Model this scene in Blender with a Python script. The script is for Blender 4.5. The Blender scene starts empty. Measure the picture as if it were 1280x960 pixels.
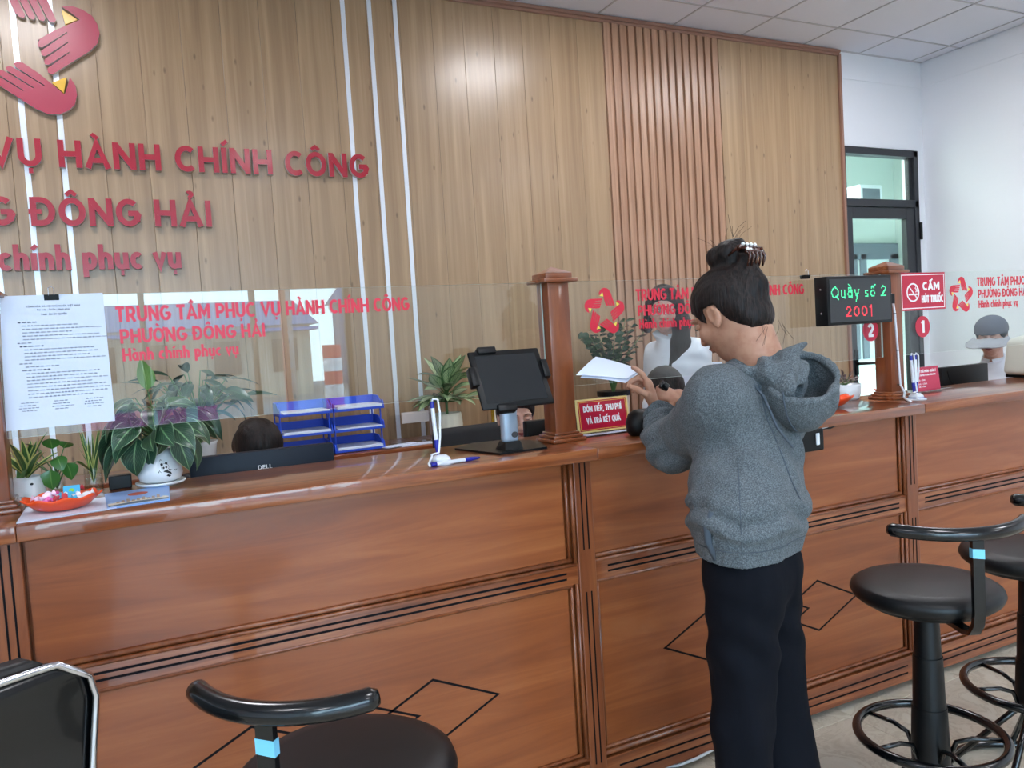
import bpy, bmesh, math, random, unicodedata
import numpy as np
from mathutils import Vector, Matrix, noise
random.seed(7)
S = bpy.context.scene
COL = S.collection
PI = math.pi
# ------------------------------------------------------------------ camera, world, lights, exposure
YAW, PITCH, ROLL, CAMZ, CAMY, FPX = 0.44871, 0.05440, -0.06206, 1.4338, -1.9884, 979.08
def cam_axes():
    cy, sy, cp, sp = math.cos(YAW), math.sin(YAW), math.cos(PITCH), math.sin(PITCH)
    f = Vector((sy*cp, cy*cp, -sp)); r = Vector((cy, -sy, 0)); u = r.cross(f)
    return math.cos(ROLL)*r + math.sin(ROLL)*u, -math.sin(ROLL)*r + math.cos(ROLL)*u, f
_r, _u, _f = cam_axes()
cd = bpy.data.cameras.new('camera'); cam = bpy.data.objects.new('camera', cd); COL.objects.link(cam)
cd.sensor_width = 36; cd.lens = FPX*36/1280; cd.clip_start = .02; cd.clip_end = 200
cam.matrix_world = Matrix(((_r.x, _u.x, -_f.x, 0), (_r.y, _u.y, -_f.y, CAMY), (_r.z, _u.z, -_f.z, CAMZ), (0, 0, 0, 1)))
S.camera = cam
S.view_settings.view_transform = 'Standard'; S.view_settings.look = 'None'
S.view_settings.gamma = 1; S.view_settings.exposure = 0.5
S.cycles.use_denoising = True; S.cycles.max_bounces = 8; S.cycles.transparent_max_bounces = 16
S.cycles.diffuse_bounces = 4; S.cycles.glossy_bounces = 4
S.cycles.caustics_reflective = False; S.cycles.caustics_refractive = False
W = bpy.data.worlds.new('sky'); S.world = W; W.use_nodes = True
nt = W.node_tree; bg = nt.nodes['Background']
tc = nt.nodes.new('ShaderNodeTexCoord'); sx = nt.nodes.new('ShaderNodeSeparateXYZ'); rp = nt.nodes.new('ShaderNodeValToRGB')
nt.links.new(tc.outputs['Generated'], sx.inputs[0]); nt.links.new(sx.outputs['Z'], rp.inputs[0]); nt.links.new(rp.outputs[0], bg.inputs[0])
rp.color_ramp.elements[0].position = 0; rp.color_ramp.elements[0].color = (.58, .82, .93, 1)
rp.color_ramp.elements[1].position = .5; rp.color_ramp.elements[1].color = (.40, .66, .95, 1)
bg.inputs[1].default_value = 9.8
LIGHTS = {'panel': 34.0, 'door': 90.0}
def area(name, loc, size, power, rot=(0, 0, 0), color=(1, 1, 1), portal=False):
    l = bpy.data.lights.new(name, 'AREA'); l.shape = 'RECTANGLE'; l.size, l.size_y = size; l.energy = power; l.color = color
    o = bpy.data.objects.new(name, l); COL.objects.link(o); o.location = loc; o.rotation_euler = rot
    if portal: l.cycles.is_portal = True
    return o
# daylight of the glazed shop front (opens to the street behind the camera)
area('window_portal', (-.6, -6.4, 1.5), (5.8, 2.9), 1, (PI/2, 0, 0), portal=True)
area('corridor_fill', (5.6, 3.9, 3.2), (1.2, 1.2), 120, color=(.95, 1, 1))  # unseen fill light, added to brighten the corridor behind the glass door

# ------------------------------------------------------------------ materials
def lin(c):
    return tuple(((x/255)/12.92 if x/255 <= .04045 else ((x/255+.055)/1.055)**2.4) for x in c)+(1,)
def P(m): return m.node_tree.nodes['Principled BSDF']
def mat(name, rgb, rough=.5, metal=0, coat=0, coat_rough=.1, emit=0, spec=.5, alpha=1, sheen=0, trans=0):
    m = bpy.data.materials.new(name); m.use_nodes = True; b = P(m)
    b.inputs['Base Color'].default_value = lin(rgb); b.inputs['Roughness'].default_value = rough
    b.inputs['Metallic'].default_value = metal; b.inputs['Coat Weight'].default_value = coat
    b.inputs['Coat Roughness'].default_value = coat_rough; b.inputs['Specular IOR Level'].default_value = spec
    b.inputs['Sheen Weight'].default_value = sheen; b.inputs['Transmission Weight'].default_value = trans
    if emit: b.inputs['Emission Color'].default_value = lin(rgb); b.inputs['Emission Strength'].default_value = emit
    return m
def N(m, t, **kw):
    n = m.node_tree.nodes.new(t)
    for k, v in kw.items():
        if k in n.inputs: n.inputs[k].default_value = v
        else: setattr(n, k, v)
    return n
def L(m, a, b): m.node_tree.links.new(a, b)
def ramp(m, fac, stops):
    r = N(m, 'ShaderNodeValToRGB'); e = r.color_ramp.elements
    while len(e) < len(stops): e.new(.5)
    for i, (p, c) in enumerate(stops): e[i].position = p; e[i].color = lin(c)
    L(m, fac, r.inputs[0]); return r
def mixc(m, f, a, b, mode='MIX'):
    x = N(m, 'ShaderNodeMix', data_type='RGBA', blend_type=mode)
    for s, v in ((0, f), (6, a), (7, b)):
        if hasattr(v, 'links') or hasattr(v, 'is_linked'): L(m, v, x.inputs[s])
        else: x.inputs[s].default_value = v
    return x.outputs[2]
def bump(m, h, strength=.2, dist=.002):
    b = N(m, 'ShaderNodeBump', Strength=strength, Distance=dist); L(m, h, b.inputs['Height']); L(m, b.outputs[0], P(m).inputs['Normal'])
def grain(m, scale, rnd=True, coord='pos'):
    """world position (plus a random shift per object) scaled along the grain"""
    g = N(m, 'ShaderNodeNewGeometry'); mp = N(m, 'ShaderNodeMapping'); mp.inputs['Scale'].default_value = scale
    src = g.outputs['Position']
    if coord == 'obj': src = N(m, 'ShaderNodeTexCoord').outputs['Object']
    if rnd:
        oi = N(m, 'ShaderNodeObjectInfo'); v = N(m, 'ShaderNodeVectorMath', operation='SCALE'); 
        cx = N(m, 'ShaderNodeCombineXYZ'); L(m, oi.outputs['Random'], cx.inputs[0]); L(m, oi.outputs['Random'], cx.inputs[2])
        L(m, cx.outputs[0], v.inputs[0]); v.inputs['Scale'].default_value = 37.0
        a = N(m, 'ShaderNodeVectorMath', operation='ADD'); L(m, src, a.inputs[0]); L(m, v.outputs[0], a.inputs[1]); src = a.outputs[0]
    L(m, src, mp.inputs[0]); return mp.outputs[0]
def wood(name, dark, mid, light, scale, rough, coat, coat_rough=.12, knots=True, distort=1.2, rnd=True, knot_scale=None):
    m = mat(name, mid, rough, coat=coat, coat_rough=coat_rough)
    v = grain(m, scale, rnd)
    n1 = N(m, 'ShaderNodeTexNoise', Scale=1.0, Detail=6.0, Roughness=.62, Distortion=distort); L(m, v, n1.inputs['Vector'])
    r = ramp(m, n1.outputs[0], [(.28, dark), (.5, mid), (.72, light)])
    c = r.outputs[0]
    if knots:
        k = grain(m, knot_scale or (9, 9, 3.2), rnd); vo = N(m, 'ShaderNodeTexVoronoi', Scale=1.0, Randomness=1.0); L(m, k, vo.inputs['Vector'])
        kr = ramp(m, vo.outputs['Distance'], [(.03, (110, 100, 92)), (.11, (255, 255, 255))])
        c = mixc(m, .55, c, kr.outputs[0], 'MULTIPLY')
    L(m, c, P(m).inputs['Base Color']); return m

MW = wood('oak_laminate', (144, 115, 85), (161, 131, 98), (180, 150, 115), (22, 22, .6), .36, .5, .22, knots=True, distort=.5, knot_scale=(13, 13, 5))
MSL = wood('slat_laminate', (144, 107, 84), (168, 129, 102), (188, 150, 122), (30, 30, .6), .33, .12, .3, knots=False)
MCW = wood('varnished_redwood', (118, 58, 27), (142, 75, 36), (163, 94, 50), (.9, 6, 13), .38, .26, .12, knots=False, distort=.9)
MCT = wood('worktop_wood', (92, 42, 20), (132, 69, 36), (172, 104, 62), (1.4, 30, 30), .28, .7, .025, knots=False, distort=.8)
MCV = wood('varnished_upright_wood', (102, 50, 25), (128, 67, 35), (152, 87, 48), (16, 16, 1.4), .36, .35, .1, knots=False)
MIN = mat('dark_inlay', (14, 8, 12), .6, spec=.15)
MTRIM = mat('pink_wood_trim', (150, 110, 92), .45)
MALU = mat('brushed_aluminium_strip', (232, 236, 244), .3, .25)
MWALL = mat('white_wall_paint', (236, 238, 243), .7)
MCEIL = mat('ceiling_tile_board', (222, 224, 234), .85)
MGRID = mat('ceiling_grid_metal', (190, 190, 196), .5)
MRED = mat('crimson_acrylic', (170, 12, 42), .3, coat=.15, coat_rough=.1)
MROSE = mat('emblem_face_acrylic', (172, 28, 64), .36, coat=.15, coat_rough=.2)
MEDGE = mat('pale_acrylic_edge', (215, 205, 205), .3)
MYEL = mat('yellow_acrylic', (236, 184, 52), .25)
MDEC = mat('red_vinyl', (216, 34, 62), .4)
MDECY = mat('yellow_vinyl', (250, 224, 90), .4)
MBLK = mat('black_plastic', (10, 11, 13), .4, spec=.3)
MBLKG = mat('glossy_black_metal', (5, 6, 8), .22, coat=.35, coat_rough=.05, spec=.4)
MFRAME = mat('charcoal_aluminium', (42, 44, 50), .42)
MLEATH = mat('black_leatherette', (12, 12, 14), .42, spec=.35)
_n = N(MLEATH, 'ShaderNodeTexNoise', Scale=260.0, Detail=3.0); bump(MLEATH, _n.outputs[0], .12, .001)
MCHR = mat('chrome', (215, 215, 220), .16, 1)
MSIL = mat('silver_paint', (178, 190, 206), .35, .35)
MPAP = mat('white_paper', (214, 221, 238), .8)
MINK = mat('printed_ink', (92, 100, 118), .8)
MWHP = mat('white_plastic', (226, 228, 234), .35)
MBLU = mat('blue_plastic', (44, 82, 206), .35)
MPENB = mat('navy_pen_plastic', (30, 36, 150), .3)
MCER = mat('white_ceramic', (224, 226, 228), .25, coat=.3)
MCREAM = mat('cream_ceramic', (226, 218, 196), .45)
MORG = mat('orange_plastic', (238, 78, 26), .32, coat=.3)
MSIGN = mat('sign_red', (196, 24, 58), .3)
MGOLD = mat('gold_metal', (226, 178, 64), .25, .9)
MSOIL = mat('dark_soil', (38, 30, 24), .95)
MBEIGE = mat('warm_white_plastic', (206, 206, 194), .45)
MWHITE = mat('white_print', (245, 245, 245), .5)
MSTK = mat('blue_sticker', (120, 196, 226), .6)
MSCR = mat('dark_screen', (30, 32, 35), .14, coat=.3)
MMON = mat('matte_monitor_back', (18, 27, 42), .5, spec=.3)
MGREEN = mat('green_led', (70, 225, 150), emit=.9)
MREDL = mat('red_led', (240, 52, 66), emit=.9)
def glass_mat(name, tint, edge=False, rough=0.0, ior=1.5):
    m = bpy.data.materials.new(name); m.use_nodes = True; m.node_tree.nodes.clear()
    o = N(m, 'ShaderNodeOutputMaterial'); t = N(m, 'ShaderNodeBsdfTransparent'); g = N(m, 'ShaderNodeBsdfGlossy', Roughness=rough)
    t.inputs[0].default_value = tint; lw = N(m, 'ShaderNodeLayerWeight'); pw5 = N(m, 'ShaderNodeMath', operation='POWER'); L(m, lw.outputs['Facing'], pw5.inputs[0]); pw5.inputs[1].default_value = 5.0
    f0 = ((ior-1)/(ior+1))**2; f = N(m, 'ShaderNodeMath', operation='MULTIPLY_ADD'); L(m, pw5.outputs[0], f.inputs[0]); f.inputs[1].default_value = 1-f0; f.inputs[2].default_value = f0
    x = N(m, 'ShaderNodeMixShader'); L(m, f.outputs[0], x.inputs[0]); L(m, t.outputs[0], x.inputs[1]); L(m, g.outputs[0], x.inputs[2]); L(m, x.outputs[0], o.inputs[0]); return m
MGLASS = glass_mat('clear_glass', (.965, .98, .97, 1), ior=1.55)
MACR = glass_mat('clear_acrylic', (.97, .97, .98, 1), ior=1.45)
MDOORG = glass_mat('door_glass', (.9, .95, .93, 1), ior=1.5)
MGEDGE = mat('glass_edge', (200, 222, 214), .3)
# floor: veined beige stone tiles
MFL = mat('beige_marble_tile', (176, 170, 158), .28)
_v = grain(MFL, (2.2, 2.2, 2.2)); _n = N(MFL, 'ShaderNodeTexNoise', Scale=2.4, Detail=8.0, Roughness=.65, Distortion=1.6); L(MFL, _v, _n.inputs['Vector'])
_rr = ramp(MFL, _n.outputs[0], [(.3, (176, 162, 140)), (.48, (206, 196, 178)), (.52, (188, 176, 156)), (.56, (206, 198, 180)), (.8, (216, 208, 194))]); L(MFL, _rr.outputs[0], P(MFL).inputs['Base Color'])
MGROUT = mat('tile_grout', (120, 114, 104), .9)
# heather grey jersey cloth
MHOOD = mat('heather_grey_jersey', (92, 98, 104), .95, sheen=.05, spec=.2)
_n1 = N(MHOOD, 'ShaderNodeTexNoise', Scale=330.0, Detail=3.0, Roughness=.7)
_tc = N(MHOOD, 'ShaderNodeTexCoord'); L(MHOOD, _tc.outputs['Object'], _n1.inputs['Vector'])
_r1 = ramp(MHOOD, _n1.outputs[0], [(.36, (68, 73, 77)), (.5, (90, 96, 100)), (.64, (116, 121, 125))]); L(MHOOD, _r1.outputs[0], P(MHOOD).inputs['Base Color'])
_n2 = N(MHOOD, 'ShaderNodeTexNoise', Scale=19.0, Detail=4.0, Distortion=1.4); L(MHOOD, _tc.outputs['Object'], _n2.inputs['Vector']); bump(MHOOD, _n2.outputs[0], .6, .014)
MHOODIN = mat('grey_hood_lining', (74, 82, 92), .95)
MTROU = mat('navy_trouser_cloth', (9, 11, 19), .85, spec=.15)
_tc = N(MTROU, 'ShaderNodeTexCoord'); _mp = N(MTROU, 'ShaderNodeMapping'); _mp.inputs['Scale'].default_value = (12, 12, 2.5); _n2 = N(MTROU, 'ShaderNodeTexNoise', Scale=1.0, Detail=3.0)
L(MTROU, _tc.outputs['Object'], _mp.inputs[0]); L(MTROU, _mp.outputs[0], _n2.inputs['Vector']); bump(MTROU, _n2.outputs[0], .4, .02)
def skin(name, rgb):
    m = mat(name, rgb, .5, spec=.4); b = P(m); b.inputs['Subsurface Weight'].default_value = .12; b.inputs['Subsurface Radius'].default_value = (.8, .3, .15); b.inputs['Subsurface Scale'].default_value = .01
    n = N(m, 'ShaderNodeTexNoise', Scale=38.0, Detail=4.0); t = N(m, 'ShaderNodeTexCoord'); L(m, t.outputs['Object'], n.inputs['Vector'])
    d = tuple(int(x*k) for x, k in zip(rgb, (.93, .88, .86))); r = ramp(m, n.outputs[0], [(.35, d), (.62, rgb)]); L(m, r.outputs[0], b.inputs['Base Color']); return m
MSKIN = skin('warm_skin', (182, 136, 112)); MSKIN2 = skin('light_skin', (206, 166, 150))
MHAIR = mat('dark_hair', (20, 15, 15), .5, spec=.25)
_tc = N(MHAIR, 'ShaderNodeTexCoord'); _mp = N(MHAIR, 'ShaderNodeMapping'); _mp.inputs['Scale'].default_value = (220, 220, 16); _n2 = N(MHAIR, 'ShaderNodeTexNoise', Scale=1.0, Detail=3.0)
L(MHAIR, _tc.outputs['Object'], _mp.inputs[0]); L(MHAIR, _mp.outputs[0], _n2.inputs['Vector']); bump(MHAIR, _n2.outputs[0], .55, .004)
_r1 = ramp(MHAIR, _n2.outputs[0], [(.38, (8, 6, 7)), (.72, (42, 29, 25))]); L(MHAIR, _r1.outputs[0], P(MHAIR).inputs['Base Color'])
MSHIRT = mat('white_shirt_cloth', (222, 227, 236), .85, sheen=.1)
MLIP = mat('lip_skin', (150, 72, 70), .45); MEYEW = mat('eye_white', (225, 222, 220), .2); MEYEB = mat('eye_iris', (24, 16, 14), .15)

# ------------------------------------------------------------------ mesh helpers
class B:
    def __init__(s): s.v = []; s.f = []; s.m = []; s.uv = None
    def add(s, vs, fs, mi=0):
        n = len(s.v); s.v += [tuple(x) for x in vs]; s.f += [tuple(i+n for i in f) for f in fs]; s.m += [mi]*len(fs); return s
    def box(s, x0, x1, y0, y1, z0, z1, mi=0, M=None):
        vs = [(x, y, z) for z in (z0, z1) for y in (y0, y1) for x in (x0, x1)]
        if M is not None: vs = [tuple(M @ Vector(v)) for v in vs]
        return s.add(vs, [(0, 2, 3, 1), (4, 5, 7, 6), (0, 1, 5, 4), (2, 6, 7, 3), (0, 4, 6, 2), (1, 3, 7, 5)], mi)
    def bbox(s, x0, x1, y0, y1, z0, z1, b=.003, mi=0, M=None):
        """box with chamfered edges"""
        b = min(b, (x1-x0)*.45, (y1-y0)*.45, (z1-z0)*.45); bm = bmesh.new(); bmesh.ops.create_cube(bm, size=1)
        bmesh.ops.scale(bm, vec=(x1-x0, y1-y0, z1-z0), verts=bm.verts); bmesh.ops.translate(bm, vec=((x0+x1)/2, (y0+y1)/2, (z0+z1)/2), verts=bm.verts)
        bmesh.ops.bevel(bm, geom=bm.edges[:], offset=b, segments=2, affect='EDGES', profile=.5); return s.bm(bm, mi, M)
    def bm(s, bm, mi=0, M=None):
        bm.verts.ensure_lookup_table(); vs = [(M @ v.co) if M is not None else v.co.copy() for v in bm.verts]
        fs = [[v.index for v in f.verts] for f in bm.faces]; bm.free(); return s.add(vs, fs, mi)
    def tube(s, pts, r, n=12, mi=0, caps=True, flat=None):
        pts = [Vector(p) for p in pts]; R = r if isinstance(r, (list, tuple)) else [r]*len(pts); rings = []
        t = (pts[1]-pts[0]).normalized(); a = t.orthogonal().normalized(); base = len(s.v)
        for i, p in enumerate(pts):
            t2 = (pts[min(i+1, len(pts)-1)]-pts[max(i-1, 0)])
            if t2.length < 1e-9: t2 = t
            t2.normalize(); q = t.rotation_difference(t2); a = q @ a; t = t2; b = t.cross(a)
            rings.append([p+(a*math.cos(2*PI*k/n)+b*math.sin(2*PI*k/n))*R[i] for k in range(n)])
        vs = [v for rg in rings for v in rg]; fs = [(i*n+k, i*n+(k+1) % n, (i+1)*n+(k+1) % n, (i+1)*n+k) for i in range(len(pts)-1) for k in range(n)]
        if caps: fs += [tuple(range(n))[::-1], tuple((len(pts)-1)*n+k for k in range(n))]
        return s.add(vs, fs, mi)
    def lathe(s, prof, c=(0, 0, 0), n=32, mi=0, M=None):
        vs = []; fs = []
        for r, z in prof: vs += [(c[0]+r*math.cos(2*PI*k/n), c[1]+r*math.sin(2*PI*k/n), c[2]+z) for k in range(n)]
        for i in range(len(prof)-1): fs += [(i*n+k, i*n+(k+1) % n, (i+1)*n+(k+1) % n, (i+1)*n+k) for k in range(n)]
        if prof[0][0] > 1e-5: fs.append(tuple(range(n))[::-1])
        if prof[-1][0] > 1e-5: fs.append(tuple((len(prof)-1)*n+k for k in range(n)))
        if M is not None: vs = [tuple(M @ Vector(v)) for v in vs]
        return s.add(vs, fs, mi)
    def torus(s, c, R, r, n=48, k=12, mi=0, M=None):
        vs = []; fs = []
        for i in range(n):
            a = 2*PI*i/n
            for j in range(k):
                b = 2*PI*j/k; v = Vector(((R+r*math.cos(b))*math.cos(a), (R+r*math.cos(b))*math.sin(a), r*math.sin(b)))
                vs.append((M @ v if M is not None else v)+Vector(c))
                fs.append((i*k+j, ((i+1) % n)*k+j, ((i+1) % n)*k+(j+1) % k, i*k+(j+1) % k))
        return s.add(vs, fs, mi)
    def prism(s, outline, fr, t, mi=0, side=None):
        """2-D outline (x,z) placed with frame fr(x, z, depth); front at depth 0, back at depth t"""
        n = len(outline); vs = [fr(x, z, 0) for x, z in outline]+[fr(x, z, t) for x, z in outline]
        s.add(vs, [tuple(range(n)), tuple(range(2*n-1, n-1, -1))], mi)
        s.add(vs, [(i, i+n, (i+1) % n+n, (i+1) % n) for i in range(n)], mi if side is None else side); return s
    def make(s, name, mats, parent=None, smooth=False, recalc=True, auto=None, loc=None):
        me = bpy.data.meshes.new(name); me.from_pydata([tuple(v) for v in s.v], [], s.f)
        mats = mats if isinstance(mats, (list, tuple)) else [mats]
        for m in mats: me.materials.append(m)
        me.polygons.foreach_set('material_index', s.m)
        if s.uv:
            u = me.uv_layers.new(name='UVMap'); li = np.empty(len(me.loops), np.int32); me.loops.foreach_get('vertex_index', li)
            u.data.foreach_set('uv', np.array(s.uv, np.float32)[li].ravel())
        if recalc:
            bm = bmesh.new(); bm.from_mesh(me); bmesh.ops.recalc_face_normals(bm, faces=bm.faces); bm.to_mesh(me); bm.free()
        if smooth or auto:
            me.polygons.foreach_set('use_smooth', [True]*len(me.polygons))
            if auto: me.set_sharp_from_angle(angle=math.radians(auto))
        me.update(); o = bpy.data.objects.new(name, me); COL.objects.link(o)
        if parent: o.parent = parent
        if loc: o.location = loc
        return o
def tag(o, label=None, cat=None, group=None, kind=None):
    if label: o['label'] = label
    if cat: o['category'] = cat
    if group: o['group'] = group
    if kind: o['kind'] = kind
    return o
def thing(name, label, cat, loc=(0, 0, 0), rz=0, group=None):
    o = bpy.data.objects.new(name, None); COL.objects.link(o); o.location = loc; o.rotation_euler = (0, 0, rz); o.empty_display_size = .05
    return tag(o, label, cat, group)
def struct(o): o['kind'] = 'structure'; return o
def sroot(name, loc=(0, 0, 0)):
    o = bpy.data.objects.new(name, None); COL.objects.link(o); o.location = loc; return struct(o)
def dup(o, loc, rz=None, label=None, parent=None):
    c = o.copy(); COL.objects.link(c); c.location = loc
    if rz is not None: c.rotation_euler = (0, 0, rz)
    if label: c['label'] = label
    if parent: c.parent = parent
    for ch in o.children:
        d = ch.copy(); COL.objects.link(d); d.parent = c
        for g in ch.children:
            e = g.copy(); COL.objects.link(e); e.parent = d
    return c
def sub(name, o, parent, loc=(0, 0, 0), rot=(0, 0, 0), scale=(1, 1, 1)):
    """another object on the same mesh data"""
    c = bpy.data.objects.new(name, o.data); COL.objects.link(c); c.parent = parent; c.location = loc; c.rotation_euler = rot; c.scale = scale; return c

# ------------------------------------------------------------------ stroke lettering
def arc(cx, cy, rx, ry, a0, a1, n=12):
    return [(cx+rx*math.cos(math.radians(a0+(a1-a0)*i/n)), cy+ry*math.sin(math.radians(a0+(a1-a0)*i/n))) for i in range(n+1)]
e = .095; T = 1-e
G = {
 'A': (.86, [[(.07, 0), (.43, .93), (.79, 0)], [(.2, .3), (.66, .3)]]),
 'C': (.76, [arc(.44, .5, .35, .405, 50, 310, 18)]),
 'D': (.8, [[(e, 0), (e, 1)], [(e, T)]+arc(.34, .5, .36, .405, 90, -90, 14)+[(e, e)]]),
 'E': (.62, [[(e, 0), (e, 1)], [(e, T), (.58, T)], [(e, .5), (.52, .5)], [(e, e), (.58, e)]]),
 'F': (.6, [[(e, 0), (e, 1)], [(e, T), (.56, T)], [(e, .5), (.5, .5)]]),
 'G': (.8, [arc(.44, .5, .35, .405, 48, 345, 20)+[(.72, .47)], [(.42, .47), (.8, .47)], [(.72, .47), (.72, .16)]]),
 'H': (.78, [[(e, 0), (e, 1)], [(.69, 0), (.69, 1)], [(e, .5), (.69, .5)]]),
 'I': (.2, [[(.1, 0), (.1, 1)]]),
 'K': (.72, [[(e, 0), (e, 1)], [(.66, 1), (.16, .48)], [(.26, .56), (.68, 0)]]),
 'L': (.58, [[(e, 0), (e, 1)], [(e, e), (.55, e)]]),
 'M': (.96, [[(e, 0), (e, 1)], [(.865, 0), (.865, 1)], [(e, .95), (.48, .33), (.865, .95)]]),
 'N': (.8, [[(e, 0), (e, 1)], [(.705, 0), (.705, 1)], [(e, .94), (.705, .06)]]),
 'O': (.88, [arc(.44, .5, .35, .405, 0, 360, 26)]),
 'P': (.7, [[(e, 0), (e, 1)], [(e, T)]+arc(.38, .66, .23, .245, 90, -90, 10)+[(e, .415)]]),
 'Q': (.88, [arc(.44, .5, .35, .405, 0, 360, 26), [(.5, .24), (.8, -.06)]]),
 'R': (.74, [[(e, 0), (e, 1)], [(e, T)]+arc(.38, .67, .23, .235, 90, -90, 10)+[(e, .435)], [(.36, .42), (.66, 0)]]),
 'T': (.7, [[(.35, 0), (.35, 1)], [(.0, T), (.7, T)]]),
 'U': (.78, [[(e, 1)]+arc(.39, .4, .295, .305, 180, 360, 14)+[(.685, 1)]]),
 'V': (.82, [[(.07, 1), (.41, .07), (.75, 1)]]),
 'X': (.76, [[(.06, 0), (.7, 1)], [(.06, 1), (.7, 0)]]),
 'Y': (.76, [[(.06, 1), (.38, .48), (.7, 1)], [(.38, .5), (.38, 0)]]),
 'a': (.6, [arc(.29, .34, .2, .25, 0, 360, 18), [(.5, 0), (.5, .67)]]),
 'c': (.52, [arc(.3, .34, .21, .25, 48, 312, 14)]),
 'h': (.6, [[(e, 0), (e, 1)], [(e, .36)]+arc(.3, .38, .2, .21, 180, 0, 10)+[(.5, 0)]]),
 'i': (.2, [[(.1, 0), (.1, .67)], [(.1, .8), (.1, .96)]]),
 'n': (.6, [[(e, 0), (e, .67)], [(e, .36)]+arc(.3, .38, .2, .21, 180, 0, 10)+[(.5, 0)]]),
 'o': (.6, [arc(.3, .34, .21, .25, 0, 360, 18)]),
 'p': (.6, [[(e, -.3), (e, .67)], arc(.31, .34, .2, .25, 0, 360, 18)]),
 's': (.48, [arc(.25, .47, .15, .125, 30, 260, 8)[:-1]+arc(.23, .2, .15, .135, 85, -150, 9)]),
 'u': (.6, [[(e, .67)]+arc(.3, .29, .2, .21, 180, 360, 10)+[(.5, .67)], [(.5, 0), (.5, .67)]]),
 'v': (.56, [[(.05, .67), (.28, .06), (.51, .67)]]),
 'y': (.58, [[(.06, .67), (.31, .06)], [(.53, .67), (.2, -.3)]]),
 '0': (.66, [arc(.33, .5, .24, .405, 0, 360, 24)]), '1': (.44, [[(.28, 0), (.28, 1)], [(.06, .76), (.28, .93)]]),
 '2': (.66, [arc(.33, .68, .23, .225, 165, -20, 10)+[(.12, .13)], [(.06, e), (.6, e)]]),
 ',': (.22, [[(.12, .14), (.06, -.16)]]), '.': (.22, [[(.1, 0), (.1, .18)]]), '-': (.4, [[(.04, .38), (.36, .38)]]), ' ': (.3, []),
}
def dia(mark, cx, top, w):
    if mark == '\u0302': return [[(cx-.17, top+.07), (cx, top+.2), (cx+.17, top+.07)]]
    if mark == '\u0300': return [[(cx-.15, top+.25), (cx+.06, top+.08)]]
    if mark == '\u0301': return [[(cx-.06, top+.08), (cx+.15, top+.25)]]
    if mark == '\u0309': return [arc(cx, top+.2, .08, .07, 150, -60, 6)+[(cx, top+.06)]]
    if mark == '\u0323': return [[(cx-.075, -.16), (cx+.075, -.16)]]
    if mark == '\u0303': return [arc(cx-.08, top+.1, .08, .06, 180, 20, 4)+arc(cx+.08, top+.14, .08, .06, 200, 340, 4)]
    return []
def glyphs(text, t=.19, gap=.13, cond=1.0):
    """[(x0, [(polyline, thick)])] in cap-height units, and the total width"""
    out = []; x = 0
    for ch in unicodedata.normalize('NFC', text):
        d = unicodedata.normalize('NFD', ch); base, marks = d[0], d[1:]
        bar = base in 'Đđ'; b = {'Đ': 'D', 'đ': 'd'}.get(base, base)
        if b not in G: b = b.upper() if b.upper() in G else ' '
        w, st = G[b]; ls = [(p, t) for p in st]; low = b in 'acinosuvyhp' and b.islower()
        if bar: ls.append(([(-.07, .5), (.36, .5)], t*.85))
        top = .72 if low else 1.02; cx = w/2; tt = t*.72
        if b == 'i' and ('\u0301' in marks or '\u0300' in marks): ls = ls[:1]
        hasc = '\u0302' in marks
        for mk in marks:
            if mk == '\u031b': ls.append((arc(w-.09, top-.09 if low else .9, .11, .17, -60, 50, 5), tt)); continue
            ox, oy = (.2, .06) if (hasc and mk in '\u0300\u0301\u0309') else (0, 0)
            if hasc and mk == '\u0300': ox = -.02; oy = .18
            if hasc and mk == '\u0301': ox = .2; oy = .1
            for p in dia(mk, cx+ox, top+oy, w): ls.append((p, t*.95 if mk == '\u0323' else tt))
        if ls and b != ' ': out.append((x*cond, [([(px*cond, pz) for px, pz in p], k) for p, k in ls]))
        x += w+gap
    return out, (x-gap)*cond
def ribbon(p, t):
    """outline strip of a polyline with mitred joints -> (left points, right points)"""
    n = len(p); l = []; r = []; closed = n > 3 and math.dist(p[0], p[-1]) < 1e-6
    for i in range(n):
        a = p[i-1] if i > 0 else (p[-2] if closed else None); b = p[i+1] if i < n-1 else (p[1] if closed else None)
        ds = []
        if a: d = (p[i][0]-a[0], p[i][1]-a[1]); k = math.hypot(*d) or 1; ds.append((d[0]/k, d[1]/k))
        if b: d = (b[0]-p[i][0], b[1]-p[i][1]); k = math.hypot(*d) or 1; ds.append((d[0]/k, d[1]/k))
        tx = sum(d[0] for d in ds)/len(ds); ty = sum(d[1] for d in ds)/len(ds); k = math.hypot(tx, ty) or 1; tx /= k; ty /= k
        c = max(.45, tx*ds[0][0]+ty*ds[0][1]); h = t/2/c; l.append((p[i][0]-ty*h, p[i][1]+tx*h)); r.append((p[i][0]+ty*h, p[i][1]-tx*h))
    return l, r
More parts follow.
